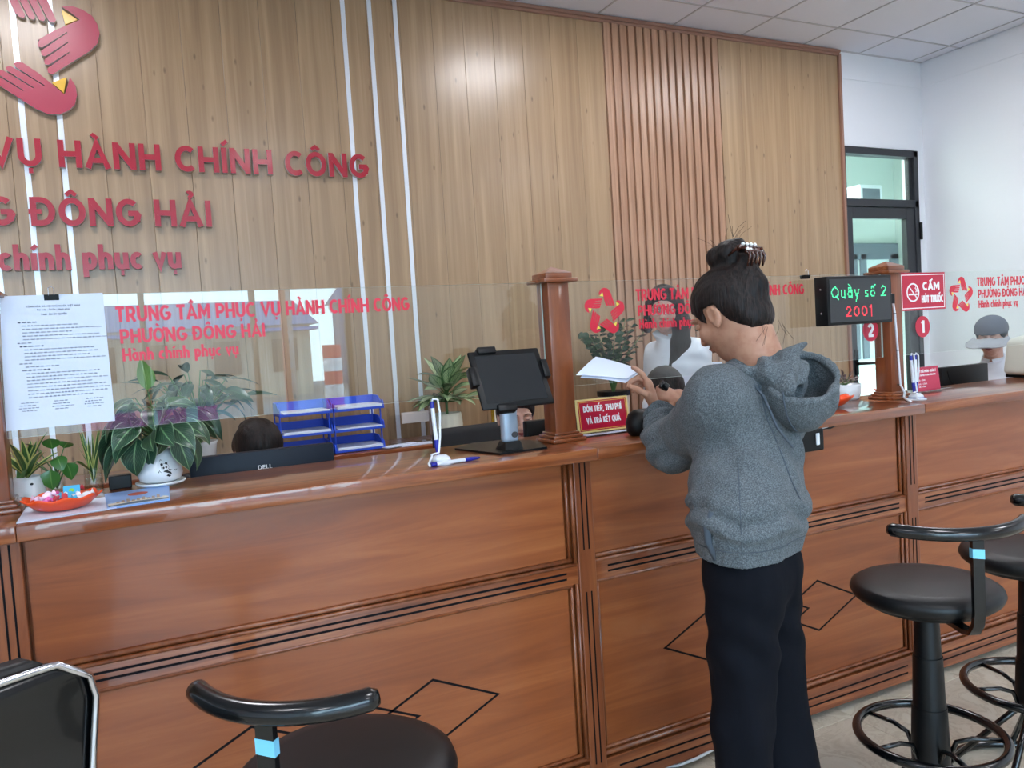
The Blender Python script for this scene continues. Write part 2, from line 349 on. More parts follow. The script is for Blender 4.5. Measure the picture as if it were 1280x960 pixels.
def strokes(b, ls, fr, size, depth, x0=0, mi=0, side=None):
    for q_, (p, t) in enumerate(ls):
        l, r = ribbon(p, t); n = len(p); k = lambda q: (x0+q[0]*size, q[1]*size); o_ = -min(.0003, depth*.05)*q_
        vs = [fr(*k(q), o_) for q in l]+[fr(*k(q), o_) for q in r]+[fr(*k(q), depth) for q in l]+[fr(*k(q), depth) for q in r]
        b.add(vs, [(i, i+1, n+i+1, n+i) for i in range(n-1)]+[(2*n+i+1, 2*n+i, 3*n+i, 3*n+i+1) for i in range(n-1)], mi)
        b.add(vs, [(i, 2*n+i, 2*n+i+1, i+1) for i in range(n-1)]+[(n+i+1, 3*n+i+1, 3*n+i, n+i) for i in range(n-1)]+[(0, n, 3*n, 2*n), (n-1, 3*n-1, 4*n-1, 2*n-1)], mi if side is None else side)
def text(name, s, fr, x0, z0, size, mt, parent, depth=.0008, t=.19, cond=1.0, gap=.13, width=None, center=None):
    """flat lettering as one mesh; width fits the line to a width; center centres it on x0"""
    g, w = glyphs(s, t, gap, cond)
    if width: cond = cond*width/(w*size); g, w = glyphs(s, t, gap, cond)
    b = B(); off = -w*size/2 if center else 0
    for gx, ls in g: strokes(b, ls, lambda x, z, d: fr(x, z0+z, d), size, depth, x0+off+gx*size)
    return b.make(name, mt, parent, recalc=False)
def fy(Y, X=0, Z=0):     # frame: lettering that faces -Y on the plane Y; depth grows away from the viewer
    return lambda x, z, d: (X+x, Y+d, Z+z)
def rot_frame(M):        # local lettering plane x,z with front at -y, transformed by M
    return lambda x, z, d: tuple(M @ Vector((x, d, z)))
def emblem(b_red, b_yel, cx, cz, R, fr, t, side=None, skip=()):
    """five linked hands round a star"""
    hand = [(.09, .29), (.02, .50), (-.02, .69), (-.055, .86), (-.15, .80), (-.25, .72), (-.235, .84), (-.17, .94), (-.07, 1.02), (.04, 1.04), (.16, 1.02), (.27, .95), (.345, .82)]
    u = Vector((.185, -.52)).normalized(); tips = []          # finger tips, right to left, with slits between them
    A = Vector((.53, .26)); Bp = Vector((.09, .29)); k = 4
    for i in range(k):
        a = A.lerp(Bp, i/k); c = A.lerp(Bp, (i+1)/k); g = .012 if i < k-1 else 0; sh = -.035*math.sin(PI*(i+.5)/k)
        tips += [(a.x-(.012 if i else 0), a.y+.02), ((a.x*.75+c.x*.25), (a.y*.75+c.y*.25)-.02), ((a.x*.3+c.x*.7), (a.y*.3+c.y*.7)-.015), (c.x+g, c.y+.02)]
        if i < k-1: q = c-u*(.33+.03*i); tips += [(q.x+.006, q.y), (q.x-.006, q.y)]
    out = hand+tips; tri = [(-.22, .70), (-.06, .835), (-.03, .67)]
    for j in range(5):
        if j in skip: continue
        a = -2*PI*j/5; ca, sa = math.cos(a), math.sin(a)
        rt = lambda p: (cx+R*(p[0]*ca-p[1]*sa), cz+R*(p[0]*sa+p[1]*ca))
        b_red(j).prism([rt(p) for p in out], fr, t, 0, side); b_yel(j).prism([rt(p) for p in tri], fr, t, 0)
# ------------------------------------------------------------------ room shell
YW = 2.37; ZC = 3.5; XR = 6.01
fl = sroot('floor'); B().box(-4.2, 7.9, -6.6, 6.0, -.12, -.004).make('floor_slab', MGROUT, fl)
b0 = B().bbox(-.304, .304, -.304, .304, -.012, 0, .002).make('floor_tile', MFL, fl, loc=(2.55, -.3, 0))
for i in range(-8, 6):
    for j in range(-4, 5):
        if (i, j) != (0, 0) and not (i > 5): sub('floor_tile', b0, fl, (2.55+.61*i, -.3+.61*j, 0))
st = B()
for i in range(-11, 6):
    for j in range(-10, -4): st.box(2.55+.61*i-.304, 2.55+.61*i+.304, -.3+.61*j-.304, -.3+.61*j+.304, -.012, 0)
tag(st.make('far_floor_tiles', MFL, fl), kind='stuff')
ce = sroot('ceiling'); B().box(-4.4, 6.2, -6.6, YW+.2, ZC+.012, ZC+.1).box(5.0, 6.05, 2.366, 2.56, ZC, ZC+.013).make('ceiling_slab', MGRID, ce)
GX = [3.467+.6*k for k in range(-8, 5)]; GY = [2.045-.6*k for k in range(0, 6)]
LP = [(-.433, 1.145), (2.567, 1.145), (4.367, 1.145)]; LP += [(x, y) for x in (-1.633, 1.367, 4.367) for y in (-1.855, -4.255)]
tile = None
def ctile(x0, x1, y0, y1):
    global tile
    cx, cy = (x0+x1)/2, (y0+y1)/2
    if any(abs(cx-a) < .2 and abs(cy-c) < .2 for a, c in LP): return
    if abs(x1-x0-.6) < .01 and abs(y1-y0-.6) < .01:
        if tile is None: tile = B().bbox(-.294, .294, -.294, .294, 0, .014, .004).make('ceiling_tile', MCEIL, ce, loc=(cx, cy, ZC))
        else: sub('ceiling_tile', tile, ce, (cx, cy, ZC))
    else: B().box(x0+.006, x1-.006, y0+.006, y1-.006, ZC, ZC+.014).make('ceiling_tile', MCEIL, ce)
XE = [-1.333+.6*k for k in range(0, 13)]
XE = [x for x in GX if x > -1.4]+[XR-.012]
YE = [YW+.0]+GY
for i in range(len(XE)-1):
    for j in range(len(YE)-1):
        ctile(XE[i], XE[i+1], YE[j+1], YE[j])
st = B()
for i in range(-13, 5):
    for j in range(0, 14):
        x = 3.467+.6*i; y = 2.045-.6*j
        if (x > -1.4 and j < 5) or any(abs(x+.3-a) < .2 and abs(y-.3-c) < .2 for a, c in LP): continue
        if x < -4.2: continue
        st.box(x+.006, x+.594, y-.594, y-.006, ZC, ZC+.014)
tag(st.make('far_ceiling_tiles', MCEIL, ce), kind='stuff')
b = B()
for x in GX: b.box(x-.006, x+.006, -6.6, YW, ZC-.004, ZC+.012)
for k in range(15): b.box(-4.2, XR, 2.045-.6*k-.006, 2.045-.6*k+.006, ZC-.0035, ZC+.012)
b.make('ceiling_grid', MGRID, ce)
MLAMP = mat('lamp_diffuser', (250, 250, 255), .5, emit=20.0)
for i, (x, y) in enumerate(LP):
    lt = thing('ceiling_light', 'square flush ceiling light panel, row %s, %s' % (('above the staff side', 'above the visitors', 'near the street windows')[0 if y > 0 else 1 if y > -3 else 2], ('by the emblem', 'in the middle', 'by the white wall')[i % 3 if i < 3 else (i-3)//2]), 'light', (x, y, ZC), group='ceiling light panels')
    B().box(-.28, .28, -.28, .28, -.004, .012).make('diffuser', MLAMP, lt); b = B()
    for a in ((-.3, .3, -.3, -.28), (-.3, .3, .28, .3), (-.3, -.28, -.28, .28), (.28, .3, -.28, .28)): b.box(a[0], a[1], a[2], a[3], -.008, .012)
    b.make('frame', MWHP, lt)
# back wall: oak laminate panels, slats, strips
wb = sroot('wall_back'); B().box(-4.2, 5.04, YW+.012, YW+.12, 0, ZC).make('wall_core', MSL, wb)
pw = .196; x = 2.90; xs = []
while x > -2.1: xs.append((x-pw, x)); x -= pw
b1 = None
def wpanel(x0, x1):
    B().bbox(x0+.0006, x1-.0006, YW, YW+.012, 0, 3.455, .0012).make('oak_panel', MW, wb)
for a, c in xs: wpanel(a, c)
x = 3.86
while x < 5.0: wpanel(x, min(x+pw, 5.022)); x += pw
B().box(-4.2, x*0-2.1, YW, YW+.012, 0, 3.455).make('oak_panel', MW, wb)
B().box(2.9, 3.86, YW+.006, YW+.0119, 0, 3.455).make('slat_backing', MSL, wb)
s0 = None
for k in range(15):
    x0 = 2.906+.0635*k
    if s0 is None: s0 = B().bbox(0, .046, YW-.012, YW+.008, 0, 3.455, .003).make('slat', MSL, wb, loc=(x0, 0, 0))
    else: sub('slat', s0, wb, (x0, 0, 0))
t = sroot('trim_1'); B().bbox(-4.2, 5.04, YW-.024, YW+.02, 3.472, ZC-.004, .006).make('cornice', MTRIM, t); B().bbox(-4.2, 5.04, YW-.014, YW+.02, 3.452, 3.473, .005).make('cornice_bead', MTRIM, t)
B().bbox(5.02, 5.046, YW-.02, YW+.11, 0, 3.47, .004).make('edge_moulding', MTRIM, t)
t2 = sroot('trim_2')
for x in (-.3726-.152, -.3726, -.2186, 1.2013, 1.3529, 1.5037): B().bbox(x-.0125, x+.0125, YW-.004, YW+.004, 0, 3.44, .0015).make('metal_strip', MALU, t2)
# white wall with the door
YD = 2.40
wh = sroot('wall_end')
b = B(); b.box(5.04, XR, YD, YD+.12, 2.79, ZC); b.box(5.91, XR+.1, YD, YD+.12, 0, 2.79); b.make('painted_wall', MWALL, wh)
B().box(5.04, XR, YD-.006, YD, 3.30, ZC).make('upper_band', MWALL, wh)
wr = sroot('wall_right'); B().box(XR, XR+.15, -6.6, YD+.2, 0, ZC+.02).make('painted_wall', MWALL, wr); B().box(XR-.006, XR, -6.6, YD-.006, 3.30, ZC).make('upper_band', MWALL, wr)
wl = sroot('wall_left'); B().box(-4.35, -4.2, -6.6, YW+.1, 0, ZC+.02).make('painted_wall', MWALL, wl)
d = sroot('door_1'); fx0, fx1 = 5.047, 5.905
b = B()
for a in ((fx0, fx0+.03, 0, 2.78), (fx1-.05, fx1, 0, 2.78), (fx0, fx1, 2.725, 2.78), (fx0, fx1, 2.32, 2.38)): b.bbox(a[0], a[1], YD-.03, YD+.06, a[2], a[3], .004)
b.make('door_frame', MFRAME, d)
b = B()
for a in ((fx0+.032, fx0+.09, .0, 2.315), (fx1-.15, fx1-.052, .0, 2.315), (fx0+.09, fx1-.15, 2.23, 2.315), (fx0+.09, fx1-.15, .01, .12)): b.bbox(a[0], a[1], YD-.02, YD+.03, a[2], a[3], .003)
b.make('door_leaf', MFRAME, d)
b = B().bbox(fx1-.085, fx1-.05, YD-.005, YD+.02, 2.38, 2.725, .002); b.make('transom_stop', MFRAME, d)
B().box(fx0+.09, fx1-.15, YD+.002, YD+.008, .12, 2.23).make('door_pane', MDOORG, d); B().box(fx0+.03, fx1-.085, YD+.002, YD+.008, 2.38, 2.725).make('transom_pane', MDOORG, d)
h = B().bbox(5.10, 5.135, YD-.03, YD-.018, 1.0, 1.2, .003).make('door_handle', MBLK, d); B().tube([(5.115, YD-.02, 1.09), (5.115, YD-.07, 1.09), (5.13, YD-.075, 1.09), (5.27, YD-.075, 1.085)], .011, 10).make('handle_lever', MBLK, h, smooth=True)
for z in (2.06, .3): B().bbox(fx1-.012, fx1+.012, YD-.045, YD-.028, z, z+.14, .003).make('hinge', MBLK, d)
# corridor behind the door
MCOR = mat('corridor_wall_paint', (205, 214, 208), .8)
wc = sroot('wall_corridor'); b = B(); b.box(4.6, 9.6, 4.9, 5.0, 0, 3.6); b.box(8.86, 8.96, 3.4, 4.9, 0, 3.6); b.box(9.0, 9.1, 2.5, 5, 0, 3.6); b.box(4.5, 4.6, 2.52, 5, 0, 3.6); b.box(4.6, 9.6, 2.52, 5.0, 3.6, 3.7); b.box(6.2, 9.1, 2.5, 2.52, 0, 3.6); b.make('painted_wall', MCOR, wc)
MGDOOR = mat('grey_door_frame', (98, 108, 120), .5); MFROST = mat('frosted_pane', (206, 216, 216), .4)
d2 = thing('corridor_window', 'grey framed double window seen through the glass door', 'window', (7.74, 4.88, .04)); b = B()
for a in ((0, 1.1, 2.13, 2.33), (0, .06, .9, 2.2), (.30, .36, .9, 2.2), (.42, .52, .9, 2.2), (.95, 1.1, .9, 2.2)): b.bbox(a[0], a[1], -.03, .01, a[2], a[3], .004)
b.make('frame', MGDOOR, d2)
for a in ((.06, .3), (.36, .42), (.52, .95)): B().box(a[0], a[1], -.005, .005, .9, 2.13).make('pane', MFROST, d2)
ac = thing('wall_fan_box', 'small silver box high on the corridor wall behind the transom', 'box', (7.22, 3.9, 2.76)); B().bbox(-.17, .17, 0, .9, -.1, .1, .01).make('case', MALU, ac); B().box(-.13, .13, -.003, 0, -.06, .06).make('grille', MGDOOR, ac)
# shop front behind the camera
wf = sroot('wall_front'); b = B(); b.box(2.3, XR+.1, -6.6, -6.45, 0, ZC); b.box(-4.2, -3.5, -6.6, -6.45, 0, ZC); b.box(-3.5, 2.3, -6.6, -6.45, 2.95, ZC); b.make('painted_wall', MWALL, wf)
w1 = sroot('window_1'); b = B()
for x in (-3.5, -2.3, -1.1, .1, 1.2, 2.24): b.box(x, x+.06, -6.56, -6.48, 0, 2.95)
b.box(-3.5, 2.3, -6.56, -6.48, 0, .08); b.box(-3.5, 2.3, -6.56, -6.48, 2.2, 2.26); b.make('mullion_frame', MFRAME, w1)
# street seen in the panes
MROAD = mat('grey_paving', (138, 138, 134), .9)
tag(B().box(-30, 30, -40, -6.62, -.2, -.05).make('street_ground', MROAD), kind='structure')
for i, (x, y, w, dd, h, c, lb) in enumerate(((-9, -32, 9, 6, 3.6, (120, 132, 148), 'low grey blue house across the street, mirrored in the glass'), (2, -30, 8, 6, 3.2, (196, 186, 168), 'low cream house across the street, mirrored in the glass'), (13, -33, 8, 6, 4.4, (100, 112, 140), 'taller slate house across the street, mirrored in the glass'))):
    hs = thing('street_house', lb, 'building', (x, y, -.05), group='houses across the street')
    B().box(-w/2, w/2, -dd/2, dd/2, 0, h-.6).make('wall', mat('house_wall_%d' % i, c, .9), hs)
    B().add([(-w/2-.3, -dd/2-.3, h-.6), (w/2+.3, -dd/2-.3, h-.6), (w/2+.3, dd/2+.3, h-.6), (-w/2-.3, dd/2+.3, h-.6), (-w/2, 0, h+.5), (w/2, 0, h+.5)], [(0, 1, 5, 4), (2, 3, 4, 5), (0, 4, 3), (1, 2, 5), (3, 2, 1, 0)]).make('roof', mat('house_roof_%d' % i, (70, 104, 150), .7), hs)
    for k in range(4): B().box(-w/2+.6+k*w/4, -w/2+1.5+k*w/4, dd/2, dd/2+.05, .9, 2.1).make('window', MSCR, hs)
    B().box(-w/2, w/2, dd/2, dd/2+1.6, 2.35, 2.45).make('awning', mat('awning_%d' % i, (60, 120, 190), .7), hs)
bl = thing('striped_bollard', 'red and white striped post standing in the street', 'bollard', (2.75, -9.5, -.05))
for k in range(8): B().lathe([(.14, 0), (.14, .2)], (0, 0, k*.2), 20).make('band', MDEC if k % 2 else MWHITE, bl, smooth=False)
pk = thing('pink_banner', 'pink cloth banner standing outside the shop front', 'banner', (.25, -9.0, -.05)); MPK = mat('pink_cloth', (238, 130, 190), .8)
for x0, x1 in ((-.9, -.1), (.0, .35), (.5, .75)): B().box(x0, x1, -.02, .02, .1, .86).make('panel', MPK, pk)
pl = thing('orange_pillar', 'orange and white door post outside the shop front', 'pillar', (1.72, -7.3, -.05)); B().box(-.06, .0, -.06, .06, 0, 2.9).make('orange_face', mat('orange_paint', (236, 120, 90), .6), pl); B().box(0, .06, -.06, .06, 0, 2.9).make('white_face', MWHITE, pl)

# ------------------------------------------------------------------ reception counter
def counter(label, x0, x1, s0, s1, pil=True):
    x0 += .0008
    c = thing('reception_counter', label, 'counter', (x0, 0, 0), group='wooden counter sections'); w = x1-x0; pw = .061 if pil else 0; fx = w-pw-.035
    B().box(0, w, .07, .40, .035, 1.064).make('carcass', MCW, c)
    B().box(.006, fx, .058, .07, .755, 1.064).make('upper_panel', MCW, c); B().box(.006, fx, .058, .07, .13, .70).make('lower_panel', MCW, c)
    B().box(.0, w-pw, .05, .07, .688, .752).make('middle_rail', MCT, c); B().box(.0, w-pw, .045, .07, .03, .125).make('base_board', MCT, c)
    b = B()
    def bead(p, q, r): b.tube([p, q], r, 8)
    bead((0, .056, .762), (fx+.015, .056, .762), .0075); bead((0, .052, .748), (fx+.03, .052, .748), .006); bead((0, .056, .683), (fx+.015, .056, .683), .0065)
    bead((0, .052, .14), (w-pw, .052, .14), .0085); bead((0, .056, .155), (fx+.015, .056, .155), .006)
    bead((fx+.012, .056, .762), (fx+.012, .056, 1.064), .006); bead((fx+.028, .05, .752), (fx+.028, .05, 1.064), .0065)
    bead((fx+.012, .056, .155), (fx+.012, .056, .683), .006); bead((fx+.028, .05, .14), (fx+.028, .05, .688), .0065); bead((.008, .056, .14), (.008, .056, .683), .004)
    b.make('bead_moulding', MCV, c, smooth=True)
    if pil: B().bbox(w-pw, w, .042, .07, .03, 1.064, .003).make('pilaster', MCV, c)
    for z in (.725, .708): B().box(.045, w-pw-.04, .0488, .0502, z-.003, z+.003).make('inlay_line', MIN, c)
    for z in (.09, .062): B().box(.045, w-pw-.03, .0438, .0452, z-.0028, z+.0028).make('inlay_line', MIN, c)
    if pil:
        for x in (w-.040, w-.022):
            for z0, z1 in ((.12, .66), (.79, 1.055)): B().box(x-.0022, x+.0022, .0408, .0422, z0, z1).make('inlay_line', MIN, c)
    cx = fx/2+.003
    for k, dx in enumerate((-.243, 0, .243)):
        ls = [([(dx-.195, 0), (dx, .091), (dx+.195, 0), (dx, -.091), (dx-.195, 0)], .0066)]
        bb = B(); strokes(bb, ls, lambda X, z, d: (cx+X, .0573+d, .414+z), 1, .0008); bb.make('lozenge_inlay', MIN, c)
    tp = B().bbox(s0-x0, s1-x0-.001, 0, .437, 1.064, 1.10, .003).make('worktop', MCT, c, auto=40)
    for fxx in (.12, w-.16): B().lathe([(.03, 0), (.034, .01), (.034, .036)], (fxx, .12, 0), 14).make('foot', MBLK, c)
    return c
counter('long varnished wooden counter section at the picture edge, beyond the post with the orange dish', -1.8, -.255, -1.8, -.255)
counter('varnished wooden counter section carrying the tablet stand and the panda pot', -.255, 1.225, -.2555, 1.227)
counter('varnished wooden counter section the woman in the hoodie stands at', 1.225, 2.69, 1.227, 2.6895)
counter('varnished wooden counter section with the beige machine behind the two stools', 2.69, 4.4, 2.691, 4.4)
for i, (x0, x1, lb) in enumerate(((-.255, 1.22, 'low staff desk behind the section with the tablet stand'), (1.226, 2.69, 'low staff desk behind the section with the LED display'), (2.695, 4.4, 'low staff desk behind the section with the beige machine'))):
    k = thing('staff_desk', lb, 'desk', (x0, 0, 0), group='staff desks behind the counter'); B().box(0, x1-x0, .44, 1.0, .72, .75).make('desktop', MCW, k); B().box(0, .03, .44, .98, 0, .72).make('side_panel', MCW, k); B().box(x1-x0-.03, x1-x0, .44, .98, 0, .72).make('side_panel', MCW, k)
# posts
def post(x, label):
    t = thing('counter_post', label, 'post', (x, .246, 1.10), group='square posts on the counter')
    B().bbox(-.0385, .0385, -.0385, .0385, .02, .515, .003).make('shaft', MCV, t, auto=40)
    b = B(); b.bbox(-.062, .062, -.062, .062, 0, .012, .004); b.bbox(-.054, .054, -.054, .054, .012, .023, .004); b.bbox(-.046, .046, -.046, .046, .023, .031, .003); b.make('base_moulding', MCT, t, auto=40)
    b = B(); b.bbox(-.062, .062, -.062, .062, .513, .525, .003); b.bbox(-.048, .048, -.048, .048, .525, .543, .002)
    b.add([(-.048, -.048, .543), (.048, -.048, .543), (.048, .048, .543), (-.048, .048, .543), (0, 0, .566)], [(0, 1, 4), (1, 2, 4), (2, 3, 4), (3, 0, 4), (3, 2, 1, 0)]); b.make('cap', MCT, t, auto=30)
    return t
post(-.325, 'dark wooden counter post beside the orange dish at the picture edge'); post(1.242, 'wooden counter post between the tablet and the red sign'); post(2.81, 'wooden counter post behind the LED number display')
# glass screens with lettering
YG = .246
def screen(x0, x1, label):
    t = thing('glass_screen', label, 'glass screen', (0, 0, 0), group='glass screens between the posts')
    g = B(); g.box(x0, x1, YG-.004, YG+.004, 1.274, 1.616); g.m = [1, 1, 0, 0, 1, 1]; g.make('pane', [MGLASS, MGEDGE], t, recalc=True)
    return t
def branding(t, ex, tx, z1, z2, z3, Y=YG-.0052, emb=True):
    if emb:
        yb = [B() for _ in range(5)]; rb = [B() for _ in range(5)]; emblem(lambda j: rb[j], lambda j: yb[j], ex, 1.512, .078, fy(Y), .0006); [(q.make('emblem_hand', MDEC, t), w.make('emblem_thumb', MDECY, t)) for q, w in zip(rb, yb)]
    text('lettering', 'TRUNG TÂM PHỤC VỤ HÀNH CHÍNH CÔNG', fy(Y), tx, z1, .040, MDEC, t, .0006, width=.778)
    text('lettering', 'PHƯỜNG ĐÔNG HẢI', fy(Y), tx+.006, z2, .037, MDEC, t, .0006, width=.355)
    text('lettering', 'Hành chính phục vụ', fy(Y), tx+.008, z3, .033, MDEC, t, .0006, width=.28)
g1 = screen(-.286, 1.2, 'clear glass screen with red lettering and a paper notice, reflecting the street'); branding(g1, 0, -.028, 1.544, 1.489, 1.444, emb=False)
g2 = screen(1.281, 2.771, 'clear glass screen with the red star emblem in front of the standing clerk'); branding(g2, 1.434, 1.563, 1.545, 1.493, 1.449)
g3 = screen(2.849, 4.32, 'clear glass screen with the red emblem before the white wall'); branding(g3, 3.272, 3.382, 1.548, 1.497, 1.453)
def disc(t, x, s):
    B().prism(arc(0, 0, .045, .045, 0, 360, 40)[:-1], fy(YG-.0055, x, 1.388), .001).make('number_disc', MSIGN, t); text('number', s, fy(YG-.0068, x, 1.388), 0, -.026, .052, MWHITE, t, .001, t=.24, center=True)
disc(g2, 2.70, '2'); disc(g3, 3.015, '1')
ns = thing('no_smoking_sign', 'crimson no smoking board fixed to the glass beside the LED display', 'sign', (0, 0, 0)); B().bbox(2.875, 3.157, YG-.012, YG-.0045, 1.458, 1.615, .001).make('board', MSIGN, ns)
b = B(); Yn = YG-.0127
strokes(b, [([(2.884, 1.467), (3.149, 1.467), (3.149, 1.606), (2.884, 1.606), (2.884, 1.467)], .0035), (arc(2.952, 1.533, .036, .036, 0, 360, 36), .006), ([(2.928, 1.559), (2.977, 1.508)], .005), ([(2.925, 1.525), (2.962, 1.525)], .007), ([(2.966, 1.525), (2.978, 1.525)], .007), ([(2.968, 1.534), (2.976, 1.543), (2.966, 1.550), (2.972, 1.559)], .003), ([(2.975, 1.534), (2.982, 1.543), (2.976, 1.552)], .003)], fy(Yn), 1, .0008); b.make('no_smoking_symbol', MWHITE, ns)
text('lettering', 'CẤM', fy(Yn), 3.014, 1.541, .034, MWHITE, ns, .0008, t=.25, width=.105); text('lettering', 'HÚT THUỐC', fy(Yn), 3.006, 1.488, .031, MWHITE, ns, .0008, t=.22, width=.135, gap=.16)
# paper notice
pn = thing('paper_notice', 'white printed notice sheet clipped to the glass screen', 'paper', (0, 0, 0))
B().add([(-.273, YG-.0075, 1.617), (-.053, YG-.0075, 1.619), (-.0505, YG-.009, 1.295), (-.286, YG-.0085, 1.293), (-.273, YG-.0065, 1.617), (-.053, YG-.0065, 1.619), (-.0505, YG-.0078, 1.295), (-.286, YG-.0073, 1.293)], [(0, 1, 2, 3), (7, 6, 5, 4), (0, 4, 5, 1), (1, 5, 6, 2), (2, 6, 7, 3), (3, 7, 4, 0)]).make('sheet', MPAP, pn)
MTX = lambda s, x, z, h, w=None, c=None: text('print', s, fy(YG-.0095), x, z, h, MINK, pn, .0003, t=.16, width=w, center=c)
MTX('CỘNG HÒA XÃ HỘI CHỦ NGHĨA VIỆT NAM', -.163, 1.588, .0042, .115, True); MTX('Độc lập - Tự do - Hạnh phúc', -.163, 1.580, .0038, .07, True); MTX('VĂN BẢN ỦY QUYỀN', -.163, 1.568, .0042, .055, True)
b = B(); z = 1.552; rl = random.Random(3)
rows = [(.04, 1)]+[(w, 0) for w in (.12, .17, .1, .16, .175, .03)]+[(.05, 1)]+[(w, 0) for w in (.15, .155, .14, .17, .02, .07)]+[(.06, 1)]+[(w, 0) for w in (.155, .15, .165, .14, .165, .17, .17, .13)]
for w, bold in rows:
    x = -.245+(.012 if not bold else .004)*(w > .03); xe = x+w
    while x < xe:
        ww = rl.uniform(.004, .013); pts = [(x+ww*i/6, z+(.0011 if i % 2 else -.0011)) for i in range(7)]; strokes(b, [(pts, .00075 if not bold else .0012)], fy(YG-.0095), 1, .0003); x += ww+.0026
    z -= .0083
for cx in (-.235, -.165, -.095):
    for k, w in enumerate((.03, .036, .04, .028)):
        x = cx-w/2
        while x < cx+w/2: ww = rl.uniform(.004, .01); pts = [(x+ww*i/5, z-.004-.0065*k+(.0009 if i % 2 else -.0009)) for i in range(6)]; strokes(b, [(pts, .0008)], fy(YG-.0095), 1, .0003); x += ww+.002
b.make('small_print', MINK, pn)
def clip(x, label):
    t = thing('binder_clip', label, 'clip', (x, YG, 1.616), group='black binder clips on the glass'); b = B(); b.add([(-.016, -.009, -.012), (.016, -.009, -.012), (.016, .009, -.012), (-.016, .009, -.012), (-.016, -.012, .002), (.016, -.012, .002), (.016, .012, .002), (-.016, .012, .002)], [(0, 1, 5, 4), (1, 2, 6, 5), (2, 3, 7, 6), (3, 0, 4, 7), (4, 5, 6, 7)]); b.make('body', MBLK, t)
    B().tube([(-.006, -.011, .0), (-.006, -.010, .018), (0, -.009, .022), (.006, -.010, .018), (.006, -.011, 0)], .0009, 6).make('wire_handle', MCHR, t)
clip(-.165, 'black binder clip holding the paper notice'); clip(2.357, 'black binder clip on the glass next to the LED display')

# ------------------------------------------------------------------ wall lettering and emblem
YL = YW-.03
def wallline(s, name, x1, z0, size, width, label, xl=None):
    t = thing(name, label, 'lettering', (x1, YL, z0), group='red raised words on the oak wall'); g, w = glyphs(s, .2, .14); k = width/(w*size)
    g, w = glyphs(s, .2, .14, k); w *= size
    for gx, ls in g:
        b = B(); strokes(b, ls, lambda x, z, d: (x-w, d, z), size, .026, gx*size, 0, 1); b.make('letter', [MRED, MEDGE], t, recalc=False)
wallline('DỊCH VỤ HÀNH CHÍNH CÔNG', 'wall_lettering', 1.268, 2.396, .130, 2.22, 'top row of red raised letters about administration on the oak wall')
wallline('PHƯỜNG ĐÔNG HẢI', 'wall_lettering', .425, 2.118, .134, 1.55, 'middle row of red raised capital letters on the oak wall')
wallline('Hành chính phục vụ', 'wall_lettering', .262, 1.908, .122, 1.12, 'lowest row of smaller red letters on the oak wall')
em = thing('wall_emblem', 'large pink red emblem of linked hands with yellow thumbs on the oak wall', 'emblem', (0, 0, 0)); hb = [B() for _ in range(5)]; yb = [B() for _ in range(5)]
emblem(lambda j: hb[j], lambda j: yb[j], -.39, 2.985, .368, fy(YL), .024, side=1)
for j in range(5):
    o = hb[j].make('hand', [MROSE, MEDGE], em, recalc=True); yb[j].make('thumb', MYEL, o)
# ------------------------------------------------------------------ things on the counter
ZT = 1.10
# tablet stand
ts = thing('tablet_stand', 'black framed tablet on a silver post with a black foot plate', 'tablet stand', (.99, .15, ZT))
b = B(); b.prism([(-.09, .18), (-.035, -.043), (.128, -.035), (.178, .12), (.13, .24), (0, .25)], lambda x, z, d: (x, z, d), .006); b.make('foot_plate', MBLK, ts)
B().add([(-.0, -.01, .006), (.06, -.01, .006), (.066, .05, .006), (-.006, .05, .006), (.005, .0, .03), (.055, .0, .03), (.055, .042, .03), (.005, .042, .03)], [(0, 1, 5, 4), (1, 2, 6, 5), (2, 3, 7, 6), (3, 0, 4, 7), (4, 5, 6, 7), (0, 3, 2, 1)]).make('post_socket', MBLK, ts)
po = B().bbox(.003, .057, .004, .036, .025, .22, .012).make('silver_post', MSIL, ts, auto=50)
B().prism(arc(0, 0, .011, .009, 0, 360, 20)[:-1], lambda x, z, d: (.04+x, .0035-.0005+d, .05+z), .001).make('badge', MCHR, po)
TM = Matrix.Translation((-.10, -.09, .143)) @ Matrix.Rotation(math.radians(-28), 4, 'X')
b = B().bbox(0, .235, 0, .012, 0, .19, .006, M=TM); b.make('tablet', MBLK, ts, auto=40)
B().box(.018, .217, -.0006, .0004, .018, .172, M=TM).make('screen', MSCR, ts)
b = B().bbox(.02, .215, .012, .03, .02, .17, .006, M=TM); b.make('tablet_back_plate', MBLK, ts)
for x0, x1, z0, z1 in ((.03, .09, .178, .200), (.045, .105, -.012, .012), (-.014, .010, .075, .135), (.225, .247, .085, .145)):
    B().bbox(x0, x1, -.009, .02, z0, z1, .004, M=TM).make('clamp_grip', MBLK, ts, auto=40)
